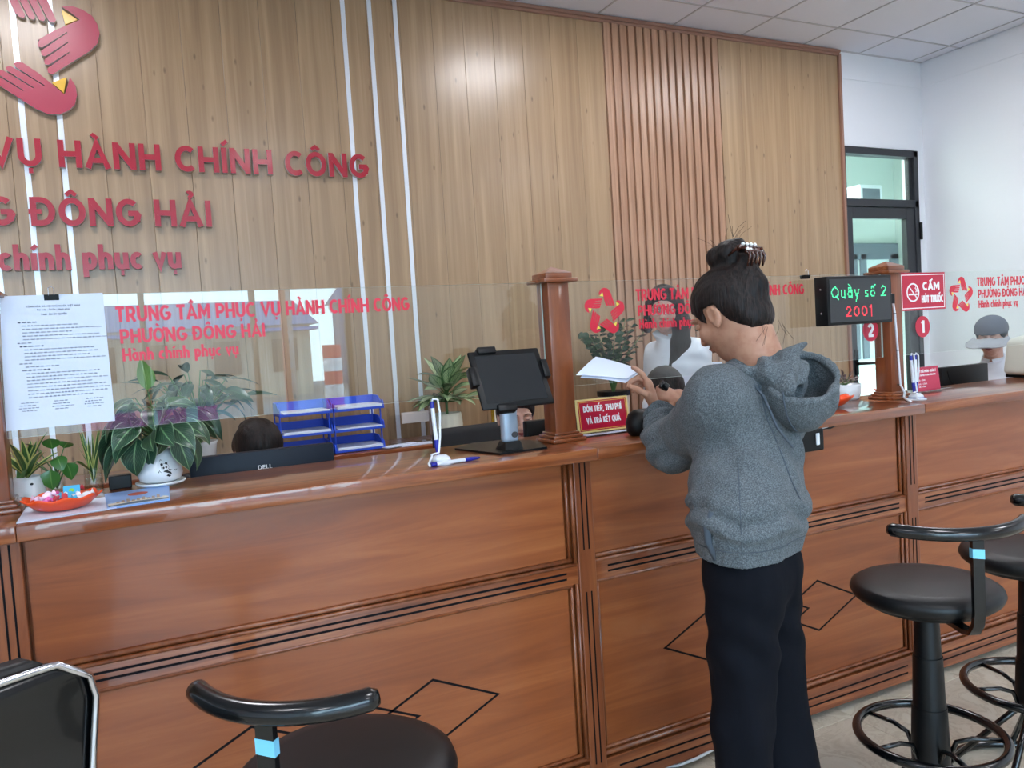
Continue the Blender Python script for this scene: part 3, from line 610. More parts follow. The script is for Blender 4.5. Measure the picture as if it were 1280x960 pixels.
# tethered pens
def pens(loc, label, rz=0, second='lie'):
    t = thing('pen_stand', label, 'pen stand', loc, rz, group='white and blue pens on cords')
    def pen(base, tip_down, ax):
        ax = Vector(ax).normalized(); b = Vector(base)
        o = B().tube([b+ax*.048, b+ax*.14], .0058, 14).make('pen_barrel', MWHP, t, auto=40); B().tube([b, b+ax*.012, b+ax*.03, b+ax*.05], [.0018, .0045, .0062, .0062], 14).make('pen_grip', MPENB, o, auto=40)
        B().tube([b+ax*.14, b+ax*.158], .0062, 14).make('pen_cap', MPENB, o, auto=40); return b+ax*.156
    B().lathe([(.0, .0), (.037, 0), (.038, .004), (.032, .008), (.031, .0085)], (0, 0, 0), 32).make('base_rim', MWHP, t, smooth=True)
    B().lathe([(.033, .008), (.030, .010), (0, .010)], (0, 0, 0), 32).make('blue_ring', MPENB, t); B().lathe([(.029, .009), (.026, .018), (.016, .026), (0, .028)], (0, 0, 0), 32).make('dome', MWHP, t, smooth=True)
    a = pen((-.006, .004, .02), 1, (-.04, .03, 1))
    c = (a.x, a.y, a.z)
    B().tube([c, (c[0]+.004, c[1], c[2]+.01), (c[0]+.018, c[1], c[2]+.006), (c[0]+.022, c[1], c[2]-.03), (c[0]+.016, c[1]-.004, c[2]-.1), (-.008, -.01, .035), (-.03, -.006, .03), (-.036, -.03, .03), (-.05, -.04, .012), (-.055, -.06, .008)], .0032, 8).make('cord', MWHP, t, smooth=True)
    if second == 'lie':
        pen((.112, -.018, .007), 0, (-1, -.13, 0))
    else:
        a = pen((.02, .012, .02), 1, (.02, .03, 1)); B().tube([a, a+Vector((.006, 0, .01)), a+Vector((.02, 0, 0)), a+Vector((.02, 0, -.06)), (.03, .02, .02)], .0032, 8).make('cord', MWHP, t, smooth=True)
    return t
pens((.762, .088, ZT), 'white and blue pens on a round base, one lying down, beside the tablet stand'); pens((2.806, .125, ZT), 'two upright white and blue pens on a round base beside the pink acrylic sign', second='up')
# red plate sign
sg = thing('counter_sign', 'red and gold framed counter sign in a clear acrylic holder', 'sign', (1.434, .285, ZT))
SM = Matrix.Rotation(math.radians(-6), 4, 'X')
B().bbox(-.105, .105, -.004, 0, .008, .122, .001, M=SM).make('gold_border', mat('sign_gold_border', (240, 214, 140), .4), sg); B().prism([(-.096+.006*0, .014), (.098, .014), (.098, .116), (-.096, .116)], lambda x, z, d: tuple(SM @ Vector((x, -.0048+d, z))), .0008).make('red_field', MSIGN, sg)
sf = lambda x, z, d: tuple(SM @ Vector((x, -.0056+d, z)))
b = B(); strokes(b, [([(-.092, .018), (.094, .018), (.094, .112), (-.092, .112), (-.092, .018)], .0012)], sf, 1, .0006); b.make('border_line', MDECY, sg)
text('lettering', 'ĐÓN TIẾP, THU PHÍ', sf, 0, .078, .0205, MWHITE, sg, .0006, t=.2, width=.152, center=True); text('lettering', 'VÀ TRẢ KẾT QUẢ', sf, 0, .038, .0205, MWHITE, sg, .0006, t=.2, width=.136, center=True)
b = B(); b.box(-.108, .108, .001, .003, .004, .124, M=SM); b.box(-.108, .108, -.05, .03, 0, .004); b.box(-.108, .108, -.0515, -.05, 0, .012); b.make('acrylic_holder', MACR, sg)
B().box(-.1, .1, -.045, -.008, .0042, .0052).make('paper_slip', MPAP, sg)
# pink sign on the far section
s2 = thing('acrylic_sign', 'pink red printed sign standing in a clear acrylic block', 'sign', (3.10, .29, ZT), math.radians(4))
B().bbox(-.094, .094, -.002, 0, .008, .112, .0006, M=SM).make('print', mat('pink_red_print', (206, 50, 84), .35), s2)
sf2 = lambda x, z, d: tuple(SM @ Vector((x, -.0026+d, z))); text('lettering', 'TRẢ KẾT QUẢ PHÒNG - QUẢN LÝ', sf2, 0, .088, .011, MWHITE, s2, .0005, width=.15, center=True)
text('lettering', 'TRUNG TÂM PHỤC VỤ HÀNH CHÍNH CÔNG', sf2, 0, .073, .007, MWHITE, s2, .0005, width=.14, center=True)
for z, w in ((.052, .05), (.036, .06), (.024, .05)): text('lettering', 'HẢI - CÔNG', sf2, -.06, z, .006, MWHITE, s2, .0005, width=w)
b = B(); b.box(-.1, .1, .001, .003, .004, .116, M=SM); b.bbox(-.1, .12, -.05, .03, 0, .014, .003); b.make('acrylic_holder', MACR, s2); B().box(-.094, -.09, -.004, .001, .008, .112, M=SM).make('gold_edge', MGOLD, s2)
# papers, brochure, orange dishes
p1 = thing('paper_sheets', 'white papers lying under the orange dish at the counter edge', 'papers', (0, 0, ZT)); 
b = B(); b.prism([(-.258, .036), (-.075, .058), (-.085, .262), (-.262, .25)], lambda x, z, d: (x, z, d), .0018); b.make('sheets', MPAP, p1); b = B(); b.prism([(-.25, .036), (-.06, .056), (-.062, .25), (-.24, .24)], lambda x, z, d: (x, z, .0022+d), .0008); b.make('top_sheet', MPAP, p1)
MBR = mat('brochure_sky_print', (132, 170, 226), .35)
br = thing('brochure', 'blue covered brochure with a town panorama lying beside the orange dish', 'brochure', (0, 0, ZT)); bq = [(-.079, .062), (.056, .082), (.063, .315), (-.092, .30)]
b = B(); b.prism(bq, lambda x, z, d: (x, z, d), .004); b.make('cover', MBR, br)
def bil(u, v): a = Vector(bq[0]).lerp(Vector(bq[1]), u); c = Vector(bq[3]).lerp(Vector(bq[2]), u); return a.lerp(c, v)
bfr = lambda x, z, d: (bil(x, z).x, bil(x, z).y, .0046-d)
b = B().prism([(.02, .03), (.98, .03), (.98, .2), (.9, .26), (.85, .2), (.7, .24), (.6, .34), (.45, .25), (.3, .2), (.2, .3), (.12, .24), (.02, .22)], bfr, .0005); b.make('town_print', mat('town_print', (226, 214, 196), .5), br)
b = B().prism([(.02, .03), (.98, .03), (.98, .1), (.5, .16), (.02, .09)], lambda x, z, d: (bil(x, z).x, bil(x, z).y, .005-d), .0005); b.make('ground_print', mat('ground_print', (90, 104, 122), .5), br)
b = B().prism(arc(.5, .66, .16, .1, 0, 360, 16)[:-1], lambda x, z, d: (bil(x, z).x, bil(x, z).y, .005-d), .0005); b.make('red_print', mat('red_roof_print', (206, 92, 66), .5), br)
b = B()
for k in range(9): b.box(0, 0, 0, 0, 0, 0) if 0 else b.prism([(.15+.08*k, .2), (.2+.08*k, .2), (.2+.08*k, .28+.05*(k % 3)), (.15+.08*k, .28+.05*(k % 3))], lambda x, z, d: (bil(x, z).x, bil(x, z).y, .0052-d), .0005)
tag(b.make('building_prints', MDEC if 0 else mat('building_print', (180, 150, 130), .5), br), kind='stuff')
def dish(loc, label, s=1.0):
    t = thing('orange_dish', label, 'dish', loc, group='orange petal shaped dishes'); b = B(); n = 96; prof = [(0, .004), (.045, .003), (.062, .008), (.084, .026), (.096, .036), (.094, .039), (.082, .029), (.06, .011), (.04, .007), (0, .007)]
    vs = []; fs = []
    for r, z in prof:
        for k in range(n):
            a = 2*PI*k/n; w = 1+.035*math.cos(9*a)*(r/.09)**2; vs.append((r*w*math.cos(a)*s, r*w*math.sin(a)*.86*s, (z+.0035*math.cos(9*a)*max(0, (r-.06)/.035))*s))
    for i in range(len(prof)-1): fs += [(i*n+k, i*n+(k+1) % n, (i+1)*n+(k+1) % n, (i+1)*n+k) for k in range(n)]
    b.add(vs, fs).make('bowl', MORG, t, smooth=True); return t
dish((-.175, .14, ZT+.002), 'orange petal dish full of candies on the white papers', .88)
rc = random.Random(5); cc = [(240, 120, 190), (250, 240, 245), (80, 180, 220), (230, 90, 150), (250, 220, 240), (200, 60, 70), (235, 235, 235)]
MC = [mat('candy_wrap_%d' % i, c, .3) for i, c in enumerate(cc)]; cm = []
for i in range(7):
    b = B(); b.tube([(-.018, 0, 0), (-.011, 0, 0), (-.009, 0, 0), (-.004, 0, 0), (.004, 0, 0), (.009, 0, 0), (.011, 0, 0), (.018, 0, 0)], [.008, .002, .005, .0075, .0075, .005, .002, .008], 8); cm.append(b)
c0 = []
names = ['pink', 'white', 'sky blue', 'rose', 'pale pink', 'red', 'silver white']
for k in range(20):
    i = k % 7; a = rc.uniform(0, 2*PI); r = .055*math.sqrt(rc.random()); x, y, z = -.175+r*math.cos(a), .14+r*.8*math.sin(a), ZT+.023+.005*(k//6)+(r/.055)*.004
    if k < 7: o = cm[i].make('candy', MC[i]); c0.append(o)
    else: o = c0[i].copy(); COL.objects.link(o)
    o.location = (x, y, z); o.rotation_euler = (rc.uniform(-.3, .3), rc.uniform(-.4, .4), rc.uniform(0, 6)); tag(o, names[i]+' wrapped candy among the sweets in the orange dish', 'candy', 'candies of one colour: '+names[i])
bw = thing('blue_wrapper', 'sky blue square sweet packet sticking up out of the orange dish', 'packet', (-.155, .15, ZT+.03)); B().bbox(-.018, .018, -.003, .003, 0, .028, .002, M=Matrix.Rotation(-.6, 4, 'X')).make('packet', MC[2], bw); B().prism(arc(0, .014, .006, .005, 0, 360, 12)[:-1], lambda x, z, d: tuple(Matrix.Rotation(-.6, 4, 'X') @ Vector((x, -.0036+d, z))), .0006).make('print_dot', mat('lime_print', (150, 200, 60), .5), bw)
dish((2.44, .235, ZT), 'empty orange petal dish behind the hood, near the small white planter', 1.05); dish((2.98, .40, ZT), 'small orange dish mostly hidden behind the counter post', .6)
# ------------------------------------------------------------------ plants
def leaf(L_, Wd, curl, fold, mt, name='leaf', n=9, stem=0, shape=1.0):
    """leaf along +Y, curving down; uv: x across, y along"""
    b = B(); b.uv = []; x = y = z = 0; ang = 0; ds = L_/n; vs = []; uv = []
    for i in range(n+1):
        t = i/n; w = Wd*math.sin(PI*min(1, t**.72))**shape*(1 if t < 1 else 0)+.0004
        nx = math.sin(ang); up = Vector((0, -math.sin(ang), math.cos(ang)))
        for j, u in enumerate((-1, -.5, 0, .5, 1)):
            q = Vector((u*w*.5, y, z))+up*(abs(u)*fold*w); vs.append(q); uv.append(((u+1)/2, t))
        ang -= curl/n; y += ds*math.cos(ang); z += ds*math.sin(ang)
    fs = [(i*5+j, i*5+j+1, (i+1)*5+j+1, (i+1)*5+j) for i in range(n) for j in range(4)]
    b.v = vs; b.f = fs; b.m = [0]*len(fs); b.uv = uv; me = b.make(name, mt, None, smooth=True, recalc=False)
    return me
def leafmat(name, base, line, edge=None, mode='vein', rough=.32, ew=.455):
    m = mat(name, base, rough, coat=.15); uvn = N(m, 'ShaderNodeUVMap'); s = N(m, 'ShaderNodeSeparateXYZ'); L(m, uvn.outputs[0], s.inputs[0])
    a = N(m, 'ShaderNodeMath', operation='SUBTRACT'); L(m, s.outputs[0], a.inputs[0]); a.inputs[1].default_value = .5; ab = N(m, 'ShaderNodeMath', operation='ABSOLUTE'); L(m, a.outputs[0], ab.inputs[0])
    mid = ramp(m, ab.outputs[0], [(.0, (255, 255, 255)), (.045, (0, 0, 0))])
    sm = N(m, 'ShaderNodeMath', operation='SUBTRACT'); L(m, s.outputs[1], sm.inputs[0]); L(m, ab.outputs[0], sm.inputs[1]); fr = N(m, 'ShaderNodeMath', operation='MULTIPLY'); L(m, sm.outputs[0], fr.inputs[0]); fr.inputs[1].default_value = 62.0
    sn = N(m, 'ShaderNodeMath', operation='SINE'); L(m, fr.outputs[0], sn.inputs[0])
    if mode == 'vein':
        v = ramp(m, sn.outputs[0], [(.86, (0, 0, 0)), (.99, (150, 150, 150))]); c = mixc(m, v.outputs[0], lin(base), lin(line)); c = mixc(m, mid.outputs[0], c, lin(line))
    elif mode == 'splash':
        v = ramp(m, sn.outputs[0], [(0, (110, 110, 110)), (.3, (255, 255, 255))]); nz = N(m, 'ShaderNodeTexNoise', Scale=7.0); L(m, uvn.outputs[0], nz.inputs['Vector']); ad = ramp(m, nz.outputs[0], [(.3, (60, 60, 60)), (.42, (255, 255, 255))])
        er = ramp(m, ab.outputs[0], [(.30, (255, 255, 255)), (.42, (0, 0, 0))]); f = mixc(m, 1.0, v.outputs[0], er.outputs[0], 'MULTIPLY'); f = mixc(m, .35, f, ad.outputs[0], 'MULTIPLY'); c = mixc(m, f, lin(base), lin(line)); c = mixc(m, mid.outputs[0], c, lin(base))
    else: c = mixc(m, mid.outputs[0], lin(base), lin(line))
    if edge: er = ramp(m, ab.outputs[0], [(ew, (0, 0, 0)), (ew+.025, (255, 255, 255))]); c = mixc(m, er.outputs[0], c, lin(edge))
    L(m, c, P(m).inputs['Base Color']); return m
ML1 = leafmat('dark_green_leaf', (38, 68, 48), (132, 170, 120), (150, 180, 140)); ML1b = leafmat('pale_green_leaf', (112, 150, 74), (186, 206, 140)); ML2 = leafmat('splashed_leaf', (66, 106, 62), (214, 228, 178), None, 'splash')
ML3 = leafmat('deep_green_leaf', (30, 60, 40), (60, 96, 62), None, 'plain'); ML4 = leafmat('glossy_zz_leaf', (36, 70, 46), (80, 116, 80), None, 'plain', .25); ML5 = leafmat('bright_leaf', (64, 116, 48), (120, 160, 84), None, 'plain'); ML6 = leafmat('yellow_edged_blade', (70, 104, 56), (110, 150, 84), (206, 206, 120), 'plain', ew=.30); ML7 = leafmat('mauve_leaf', (122, 100, 100), (170, 140, 140), None, 'plain')
MSTEM = mat('green_stem', (76, 110, 58), .5)
def leaves(parent, specs, mt, L_=.1, Wd=.06, curl=.8, fold=.12, stems=True, stem_mat=None, shape=1.0, name='leaf', variants=3, seed=1, origin=(0, 0, 0), sr=.0018, roll=.5):
    """specs: (azimuth, elevation, petiole length, size) of each leaf, one object each"""
    R = random.Random(seed); protos = []
    for k in range(variants): o = leaf(L_, Wd, curl*(.6+.4*k), fold, mt, name, shape=shape); protos.append(o)
    used = set(); sb = B(); out = []
    for i, sp in enumerate(specs):
        az, el, pl, sz = sp[:4]; d = Vector((math.cos(az)*math.cos(el), math.sin(az)*math.cos(el), math.sin(el))); o0 = Vector(sp[5]) if len(sp) > 5 else Vector(origin)
        tip = o0+d*pl
        if stems and pl > .01: sb.tube([o0, o0+Vector((d.x*.35, d.y*.35, d.z*.6))*pl, tip], [sr*1.2, sr, sr*.8], 6)
        k = i % variants; p = protos[k]
        if k in used: o = p.copy(); COL.objects.link(o)
        else: o = p; used.add(k)
        e2 = el if len(sp) < 5 or sp[4] is None else sp[4]; q = Vector((math.cos(az)*math.cos(e2), math.sin(az)*math.cos(e2), math.sin(e2)))
        zax = Vector((0, 0, 1)); side = q.cross(zax).normalized(); upv = side.cross(q).normalized(); rl = R.uniform(-roll, roll)
        Mx = Matrix((( side.x, q.x, upv.x), (side.y, q.y, upv.y), (side.z, q.z, upv.z))).to_4x4() @ Matrix.Rotation(rl, 4, 'Y')
        o.parent = parent; o.matrix_local = Matrix.Translation(tip) @ Mx @ Matrix.Scale(sz, 4); out.append(o)
    if stems and sb.v: sb.make('stems', stem_mat or MSTEM, parent, smooth=True)
    for k, p in enumerate(protos):
        if k not in used: bpy.data.objects.remove(p)
    return out
# panda pot with broad veined leaves
pt = thing('potted_plant', 'leafy plant with veined drooping leaves in a white pot painted with a panda', 'potted plant', (.045, .352, ZT))
B().lathe([(.0, .003), (.052, .003), (.062, .008), (.064, .014), (.055, .012), (0, .010)], n=40).make('saucer', MCER, pt, smooth=True)
po = B().lathe([(.0, .012), (.04, .012), (.052, .018), (.058, .034), (.055, .055), (.04, .082), (.032, .102), (.028, .102), (.034, .08), (0, .08)], n=40).make('pot', MCER, pt, smooth=True); B().lathe([(.031, .094), (0, .097)], n=24).make('soil', MSOIL, pt)
def on_pot(x, z, d):   # flat print wrapped on the pot's front
    zz = .05+z; rr = float(np.interp(zz, [.018, .034, .055, .082, .102], [.052, .058, .055, .040, .032]))+.0009; a = -PI/2+.25+x/rr; return (rr*math.cos(a), rr*math.sin(a), zz)
MPB = mat('panda_print_black', (24, 24, 26), .5)
for nm, shp in (('panda_ear', arc(-.009, .013, .0035, .0035, 0, 360, 10)[:-1]), ('panda_ear', arc(.003, .015, .0035, .0035, 0, 360, 10)[:-1]), ('panda_eye', arc(-.006, .004, .0026, .0032, 0, 360, 10)[:-1]), ('panda_eye', arc(.001, .005, .0026, .0032, 0, 360, 10)[:-1]), ('panda_body', [(-.008, -.006), (.002, -.010), (.014, -.016), (.012, -.009), (.004, -.004), (.002, -.001)]), ('panda_body', [(.008, -.0), (.016, -.004), (.012, -.006), (.006, -.003)]), ('panda_leg', [(-.001, -.018), (.008, -.022), (.012, -.018), (.003, -.014)])):
    b = B(); vs = [on_pot(x, z, 0) for x, z in shp]; b.add(vs, [tuple(range(len(vs)))]); b.make(nm, MPB, po, recalc=False)
b = B(); strokes(b, [(arc(-.002, .006, .010, .009, 0, 360, 20), .0007)]+[([(-.022+.003*k, -.012+.004*(k % 3)), (-.019+.003*k, -.008+.004*((k+1) % 3))], .0011) for k in range(3)]+[([(.02+.003*k, -.008+.003*(k % 2)), (.023+.003*k, -.004)], .0011) for k in range(4)]+[([(-.012, .022), (-.009, .026), (-.006, .023)], .001)], on_pot, 1, 0); b.make('ink_lines', MPB, po, recalc=False)
sp = []
R = random.Random(11)
for i in range(9): sp.append((2*PI*i/9+.3, .55+.25*R.random(), .07+.03*R.random(), 1.0+.2*R.random(), -.1-.35*R.random()))
for i in range(8): sp.append((2*PI*i/8+.1, .75+.2*R.random(), .08+.03*R.random(), .95+.2*R.random(), -.1-.3*R.random()))
for i in range(6): sp.append((2*PI*i/6+.6, 1.1+.2*R.random(), .11+.03*R.random(), .85+.15*R.random(), .25))
for i in range(12): sp.append((-PI/2+R.uniform(-1.7, 1.7), R.uniform(.8, 1.35), R.uniform(.07, .15), R.uniform(.8, 1.15), R.uniform(-1.0, .1)))
for a, e1, l, s, e2 in ((-2.35, .45, .075, 1.25, -1.0), (-2.8, .3, .09, 1.35, -.8), (-.35, .35, .08, 1.2, -.9), (3.3, .5, .1, 1.4, -.5), (-.75, .4, .07, 1.1, -1.15), (-2.05, .6, .06, .95, -1.15)): sp.append((a, e1, l, s, e2))
leaves(pt, sp, ML1, .092, .058, .9, .10, origin=(0, 0, .108), seed=4, roll=.9)
leaves(pt, [(-2.0, 1.35, .16, 1.0, 1.4), (-.9, 1.1, .13, .8, .4), (-1.6, 1.0, .12, .7, .2)], ML1b, .09, .05, .3, .15, origin=(0, 0, .108), seed=9, variants=2)
# pots on the rear edge at the picture's side
w1p = thing('potted_plant', 'yellow edged upright blades in a ribbed white planter next to the post', 'potted plant', (-.268, .385, ZT)); B().lathe([(0, .0), (.042, 0), (.043, .010), (.041, .016), (.034, .052), (.031, .062), (.028, .062), (.03, .05), (0, .05)], n=36).make('pot', MCER, w1p, smooth=True); B().prism(arc(0, 0, .004, .003, 0, 360, 12)[:-1], lambda x, z, d: (.012+x, -.0365+d, .045+z), .002).make('black_label', MBLK, w1p)
leaves(w1p, [(a, 1.3-.1*(i % 3), .0, 1.15-.12*(i % 4)) for i, a in enumerate((.2, 1.3, 2.4, 3.4, 4.4, 5.3, .9, 5.9, 2.9, 4.9))]+[(.3, .9, .0, .9), (-.3, .9, 0, .9), (3.2, .9, 0, .8)], ML6, .115, .020, .5, .2, stems=False, origin=(0, 0, .055), shape=.7)
def vase(loc, label, h, r, lvs, mt, **kw):
    t = thing('glass_vase', label, 'vase', loc, group='clear vases with cuttings'); B().lathe([(0, 0), (r, 0), (r, h), (r-.002, h), (r-.002, .004), (0, .004)], n=28).make('glass', MGLASS, t, smooth=False)
    B().lathe([(0, .004), (r-.0025, .004), (r-.0025, h*.55), (0, h*.55)], n=28).make('water', glass_mat('water', (.93, .96, .92, 1), ior=1.33), t); leaves(t, lvs, mt, **kw); return t
vase((-.205, .40, ZT), 'clear vase with a trailing bright green vine, beside the ribbed planter', .06, .021, [(3.3, 1.0, .09, 1.1, -.7), (2.6, 1.2, .10, .9, .9), (-.6, 1.1, .075, .9, -1.1), (-.3, .9, .085, 1.0, -.6), (-1.6, 1.35, .11, .85, 1.0), (-1.9, 1.1, .06, 1.0, -1.3), (-2.6, 1.0, .10, 1.1, -.9), (-1.2, 1.3, .09, .8, -.9), (-.9, 1.2, .115, .7, .8)], ML5, L_=.055, Wd=.05, curl=.5, origin=(0, 0, .02), roll=.7)
vase((-.118, .40, ZT), 'clear vase holding a bunch of slim pale green stalks', .065, .023, [(k*1.05, 1.46-.07*(k % 3), 0, 1.0-.1*(k % 3)) for k in range(13)], ML6, L_=.155, Wd=.013, curl=.25, roll=1.5, stems=False, origin=(0, 0, .02))
# small white planter beside the LED display
w2 = thing('potted_plant', 'small mauve leafed plant in a low white planter beside the gold ornament', 'potted plant', (2.745, .38, ZT)); w2.location.x = 2.70
B().lathe([(0, 0), (.05, 0), (.058, .01), (.062, .03), (.064, .066), (.060, .066), (.058, .05), (0, .05)], n=36).make('pot', MCER, w2, smooth=True)
R = random.Random(2); leaves(w2, [(R.uniform(0, 6.28), R.uniform(.3, 1.4), R.uniform(.02, .055), R.uniform(.8, 1.3)) for _ in range(46)], ML7, .02, .013, .5, .1, origin=(0, 0, .055), sr=.0008)
# gold ornament
go = thing('gold_ornament', 'small gold figure ornament half hidden behind the hood', 'ornament', (2.60, .40, ZT)); B().lathe([(0, 0), (.03, 0), (.032, .012), (.022, .02), (.02, .03), (.03, .045), (.032, .06), (.022, .08), (.012, .088), (0, .09)], n=24).make('body', MGOLD, go, smooth=True); B().lathe([(0, .085), (.014, .09), (.018, .102), (.012, .115), (0, .118)], n=20).make('head', MGOLD, go, smooth=True); B().tube([(-.03, 0, .06), (-.034, 0, .1), (-.01, 0, .14), (.02, 0, .13), (.034, 0, .09)], .004, 8).make('black_loop', MBLK, go, smooth=True)
# LED number display on the post
ld = thing('led_display', 'black LED queue display with green and red dot lettering', 'display', (2.535, .175, 1.51))
B().bbox(-.176, .176, -.03, .032, -.093, .093, .004).make('case', MBLK, ld, auto=40); B().box(-.165, .165, -.0312, -.0298, -.082, .082).make('screen_window', MSCR, ld); B().bbox(.17, .232, .0, .03, -.02, .02, .002).make('bracket', MBLK, ld)
for z in (.045, -.045): B().lathe([(0, 0), (.004, 0), (.004, .002), (0, .003)], n=12, M=Matrix.Translation((-.176, 0, z)) @ Matrix.Rotation(-PI/2, 4, 'Y')).make('screw', MCHR, ld)
def dots(s, cx, z0, size, width, mt, name, step=.0043):
    g, w = glyphs(s, .2, .16); k = width/(w*size); g, w = glyphs(s, .2, .16, k); segs = []
    for gx, ls in g:
        for p, t in ls:
            for a, c in zip(p[:-1], p[1:]): segs.append((cx-w*size/2+(gx+a[0])*size, z0+a[1]*size, cx-w*size/2+(gx+c[0])*size, z0+c[1]*size))
    b = B(); hit = set()
    for ax, az, bx_, bz in segs:
        nn = max(1, int(math.hypot(bx_-ax, bz-az)/(step*.4)))
        for i in range(nn+1): hit.add((round((ax+(bx_-ax)*i/nn)/step), round((az+(bz-az)*i/nn)/step)))
    for i, j in hit: x, z = i*step, j*step; r = step*.40; b.box(x-r, x+r, -.0322, -.0312, z-r, z+r)
    tag(b.make(name, mt, ld, recalc=False), kind='stuff')
dots('Quầy số 2', -.008, .008, .046, .300, MGREEN, 'green_dots'); dots('2001', -.01, -.064, .042, .15, MREDL, 'red_dots')
cb = thing('white_cable', 'white cable running down the post from the LED display', 'cable', (0, 0, 0)); B().tube([(2.705, .19, 1.525), (2.745, .185, 1.54), (2.775, .195, 1.52), (2.79, .197, 1.45), (2.80, .197, 1.30), (2.80, .19, 1.16), (2.80, .172, 1.128), (2.785, .165, 1.110), (2.745, .12, 1.105), (2.70, .07, 1.105)], .0045, 8).make('cord', MWHP, cb, smooth=True)
bc = B()
for z in (1.45, 1.30, 1.16): bc.torus((2.80 if z < 1.4 else 2.79, .197, z), .0055, .0015, 12, 6)
bc.make('cable_ties', MBLK, cb)
# under-counter socket
sk = thing('socket_box', 'black socket box with a white plug hung under the worktop edge beside the hoodie', 'socket', (2.11, .02, 1.03)); B().bbox(-.055, .055, -.012, .02, -.045, .032, .005).make('case', MBLK, sk); B().bbox(.012, .028, -.019, -.012, -.024, .018, .003).make('plug', MWHP, sk)
B().tube([(-.05, 0, .03), (.02, -.004, .03), (.08, -.002, .033), (.12, .01, .036)], .004, 8).make('white_cord', MWHP, sk, smooth=True); B().tube([(.03, 0, .03), (.1, .0, .026), (.16, .012, .034)], .003, 8).make('black_cord', MBLK, sk, smooth=True)
# handbag behind the sleeve
hb_ = thing('handbag', 'black handbag with a gold and white chain on the counter behind the sleeve', 'handbag', (1.56, .15, ZT)); B().bbox(-.10, .10, -.035, .035, 0, .085, .028).make('bag', MLEATH, hb_, auto=60)
for k in range(8):
    a = .6+k*.34; B().torus((.02+.05*math.cos(a), -.036, .055+.045*math.sin(a)), .0075, .002, 14, 6, M=Matrix.Rotation(PI/2, 4, 'X') @ Matrix.Rotation(a, 4, 'Z')).make('chain_link', MGOLD if k % 2 else MWHP, hb_)
# black pouch by the sign
pc = thing('black_pouch', 'soft black pouch on the counter between the red sign and the forearm', 'pouch', (1.475, .14, ZT)); B().lathe([(0, 0), (.03, .002), (.04, .018), (.042, .045), (.032, .072), (.012, .085), (0, .086)], n=24).make('pouch', MLEATH, pc, smooth=True)
# monitors (stand on the staff desks)
def monitor(loc, w, h, tz, label, rz=0, logo=None, mt=None):
    t = thing('monitor', label, 'monitor', loc, rz, group='black monitors on the staff desks'); B().bbox(-w/2, w/2, -.02, .015, tz-h, tz, .006).make('case', mt or MMON, t, auto=40); B().bbox(-w/2+.01, w/2-.01, .014, .018, tz-h+.015, tz-.01, .001).make('screen', MSCR, t)
    B().bbox(-.03, .03, -.05, -.02, .012, tz-.1, .004).make('neck', MBLK, t); B().bbox(-.12, .12, -.11, .07, 0, .012, .004).make('foot', MBLK, t)
    if logo: text('lettering', logo, fy(-.0208), .0, tz-.060, .014, MWHITE, t, .0006, width=.044, center=True)
    return t
monitor((.355, .62, .75), .445, .27, .386, 'black monitor seen from behind the counter, nearest the panda pot', logo='DELL'); monitor((1.40, .60, .75), .23, .2, .386, 'small dark monitor behind the wooden post by the tablet', mt=MBLK); monitor((3.86, .65, .75), .37, .24, .416, 'dark monitor behind the pink acrylic sign', mt=MBLK)
b = thing('monitor_cable', 'thin black cable hanging over the dark monitor behind the pink sign', 'cable', (0, 0, 0)); B().tube([(3.70, .62, 1.15), (3.71, .615, 1.10), (3.76, .60, 1.05)], .003, 6).make('cord', MBLK, b)
# beige machine at the right
pr = thing('card_printer', 'rounded beige office machine standing on the far counter section', 'printer', (4.12, .33, ZT+.012), math.radians(-8))
bm = bmesh.new(); bmesh.ops.create_cube(bm, size=1); bmesh.ops.scale(bm, vec=(.44, .26, .235), verts=bm.verts); bmesh.ops.translate(bm, vec=(0, 0, .1175), verts=bm.verts)
for v in bm.verts:
    if v.co.z > .1 and v.co.x < 0: v.co.x += .035; v.co.z -= .055
bmesh.ops.bevel(bm, geom=bm.edges[:], offset=.03, segments=5, affect='EDGES', profile=.5); b = B(); b.bm(bm); b.make('housing', MBEIGE, pr, auto=45); B().bbox(-.20, .2, -.12, .12, -.012, .004, .004).make('base', MBLK, pr)
B().box(-.214, .214, -.1315, -.1295, .163, .1655).make('seam', mat('grey_seam', (150, 150, 142), .6), pr)
cb2 = thing('machine_cable', 'black cable curling out in front of the beige machine', 'cable', (0, 0, 0)); B().tube([(4.2, .16, ZT+.022), (4.05, .17, ZT+.024), (3.93, .19, ZT+.018), (3.87, .215, ZT+.004), (3.86, .19, ZT+.004), (3.9, .14, ZT+.004), (4.05, .11, ZT+.004), (4.2, .11, ZT+.004)], .0035, 8).make('cord', MBLK, cb2, smooth=True)
B().bbox(3.90, 4.3, .10, .2, ZT+.005, ZT+.016, .003)
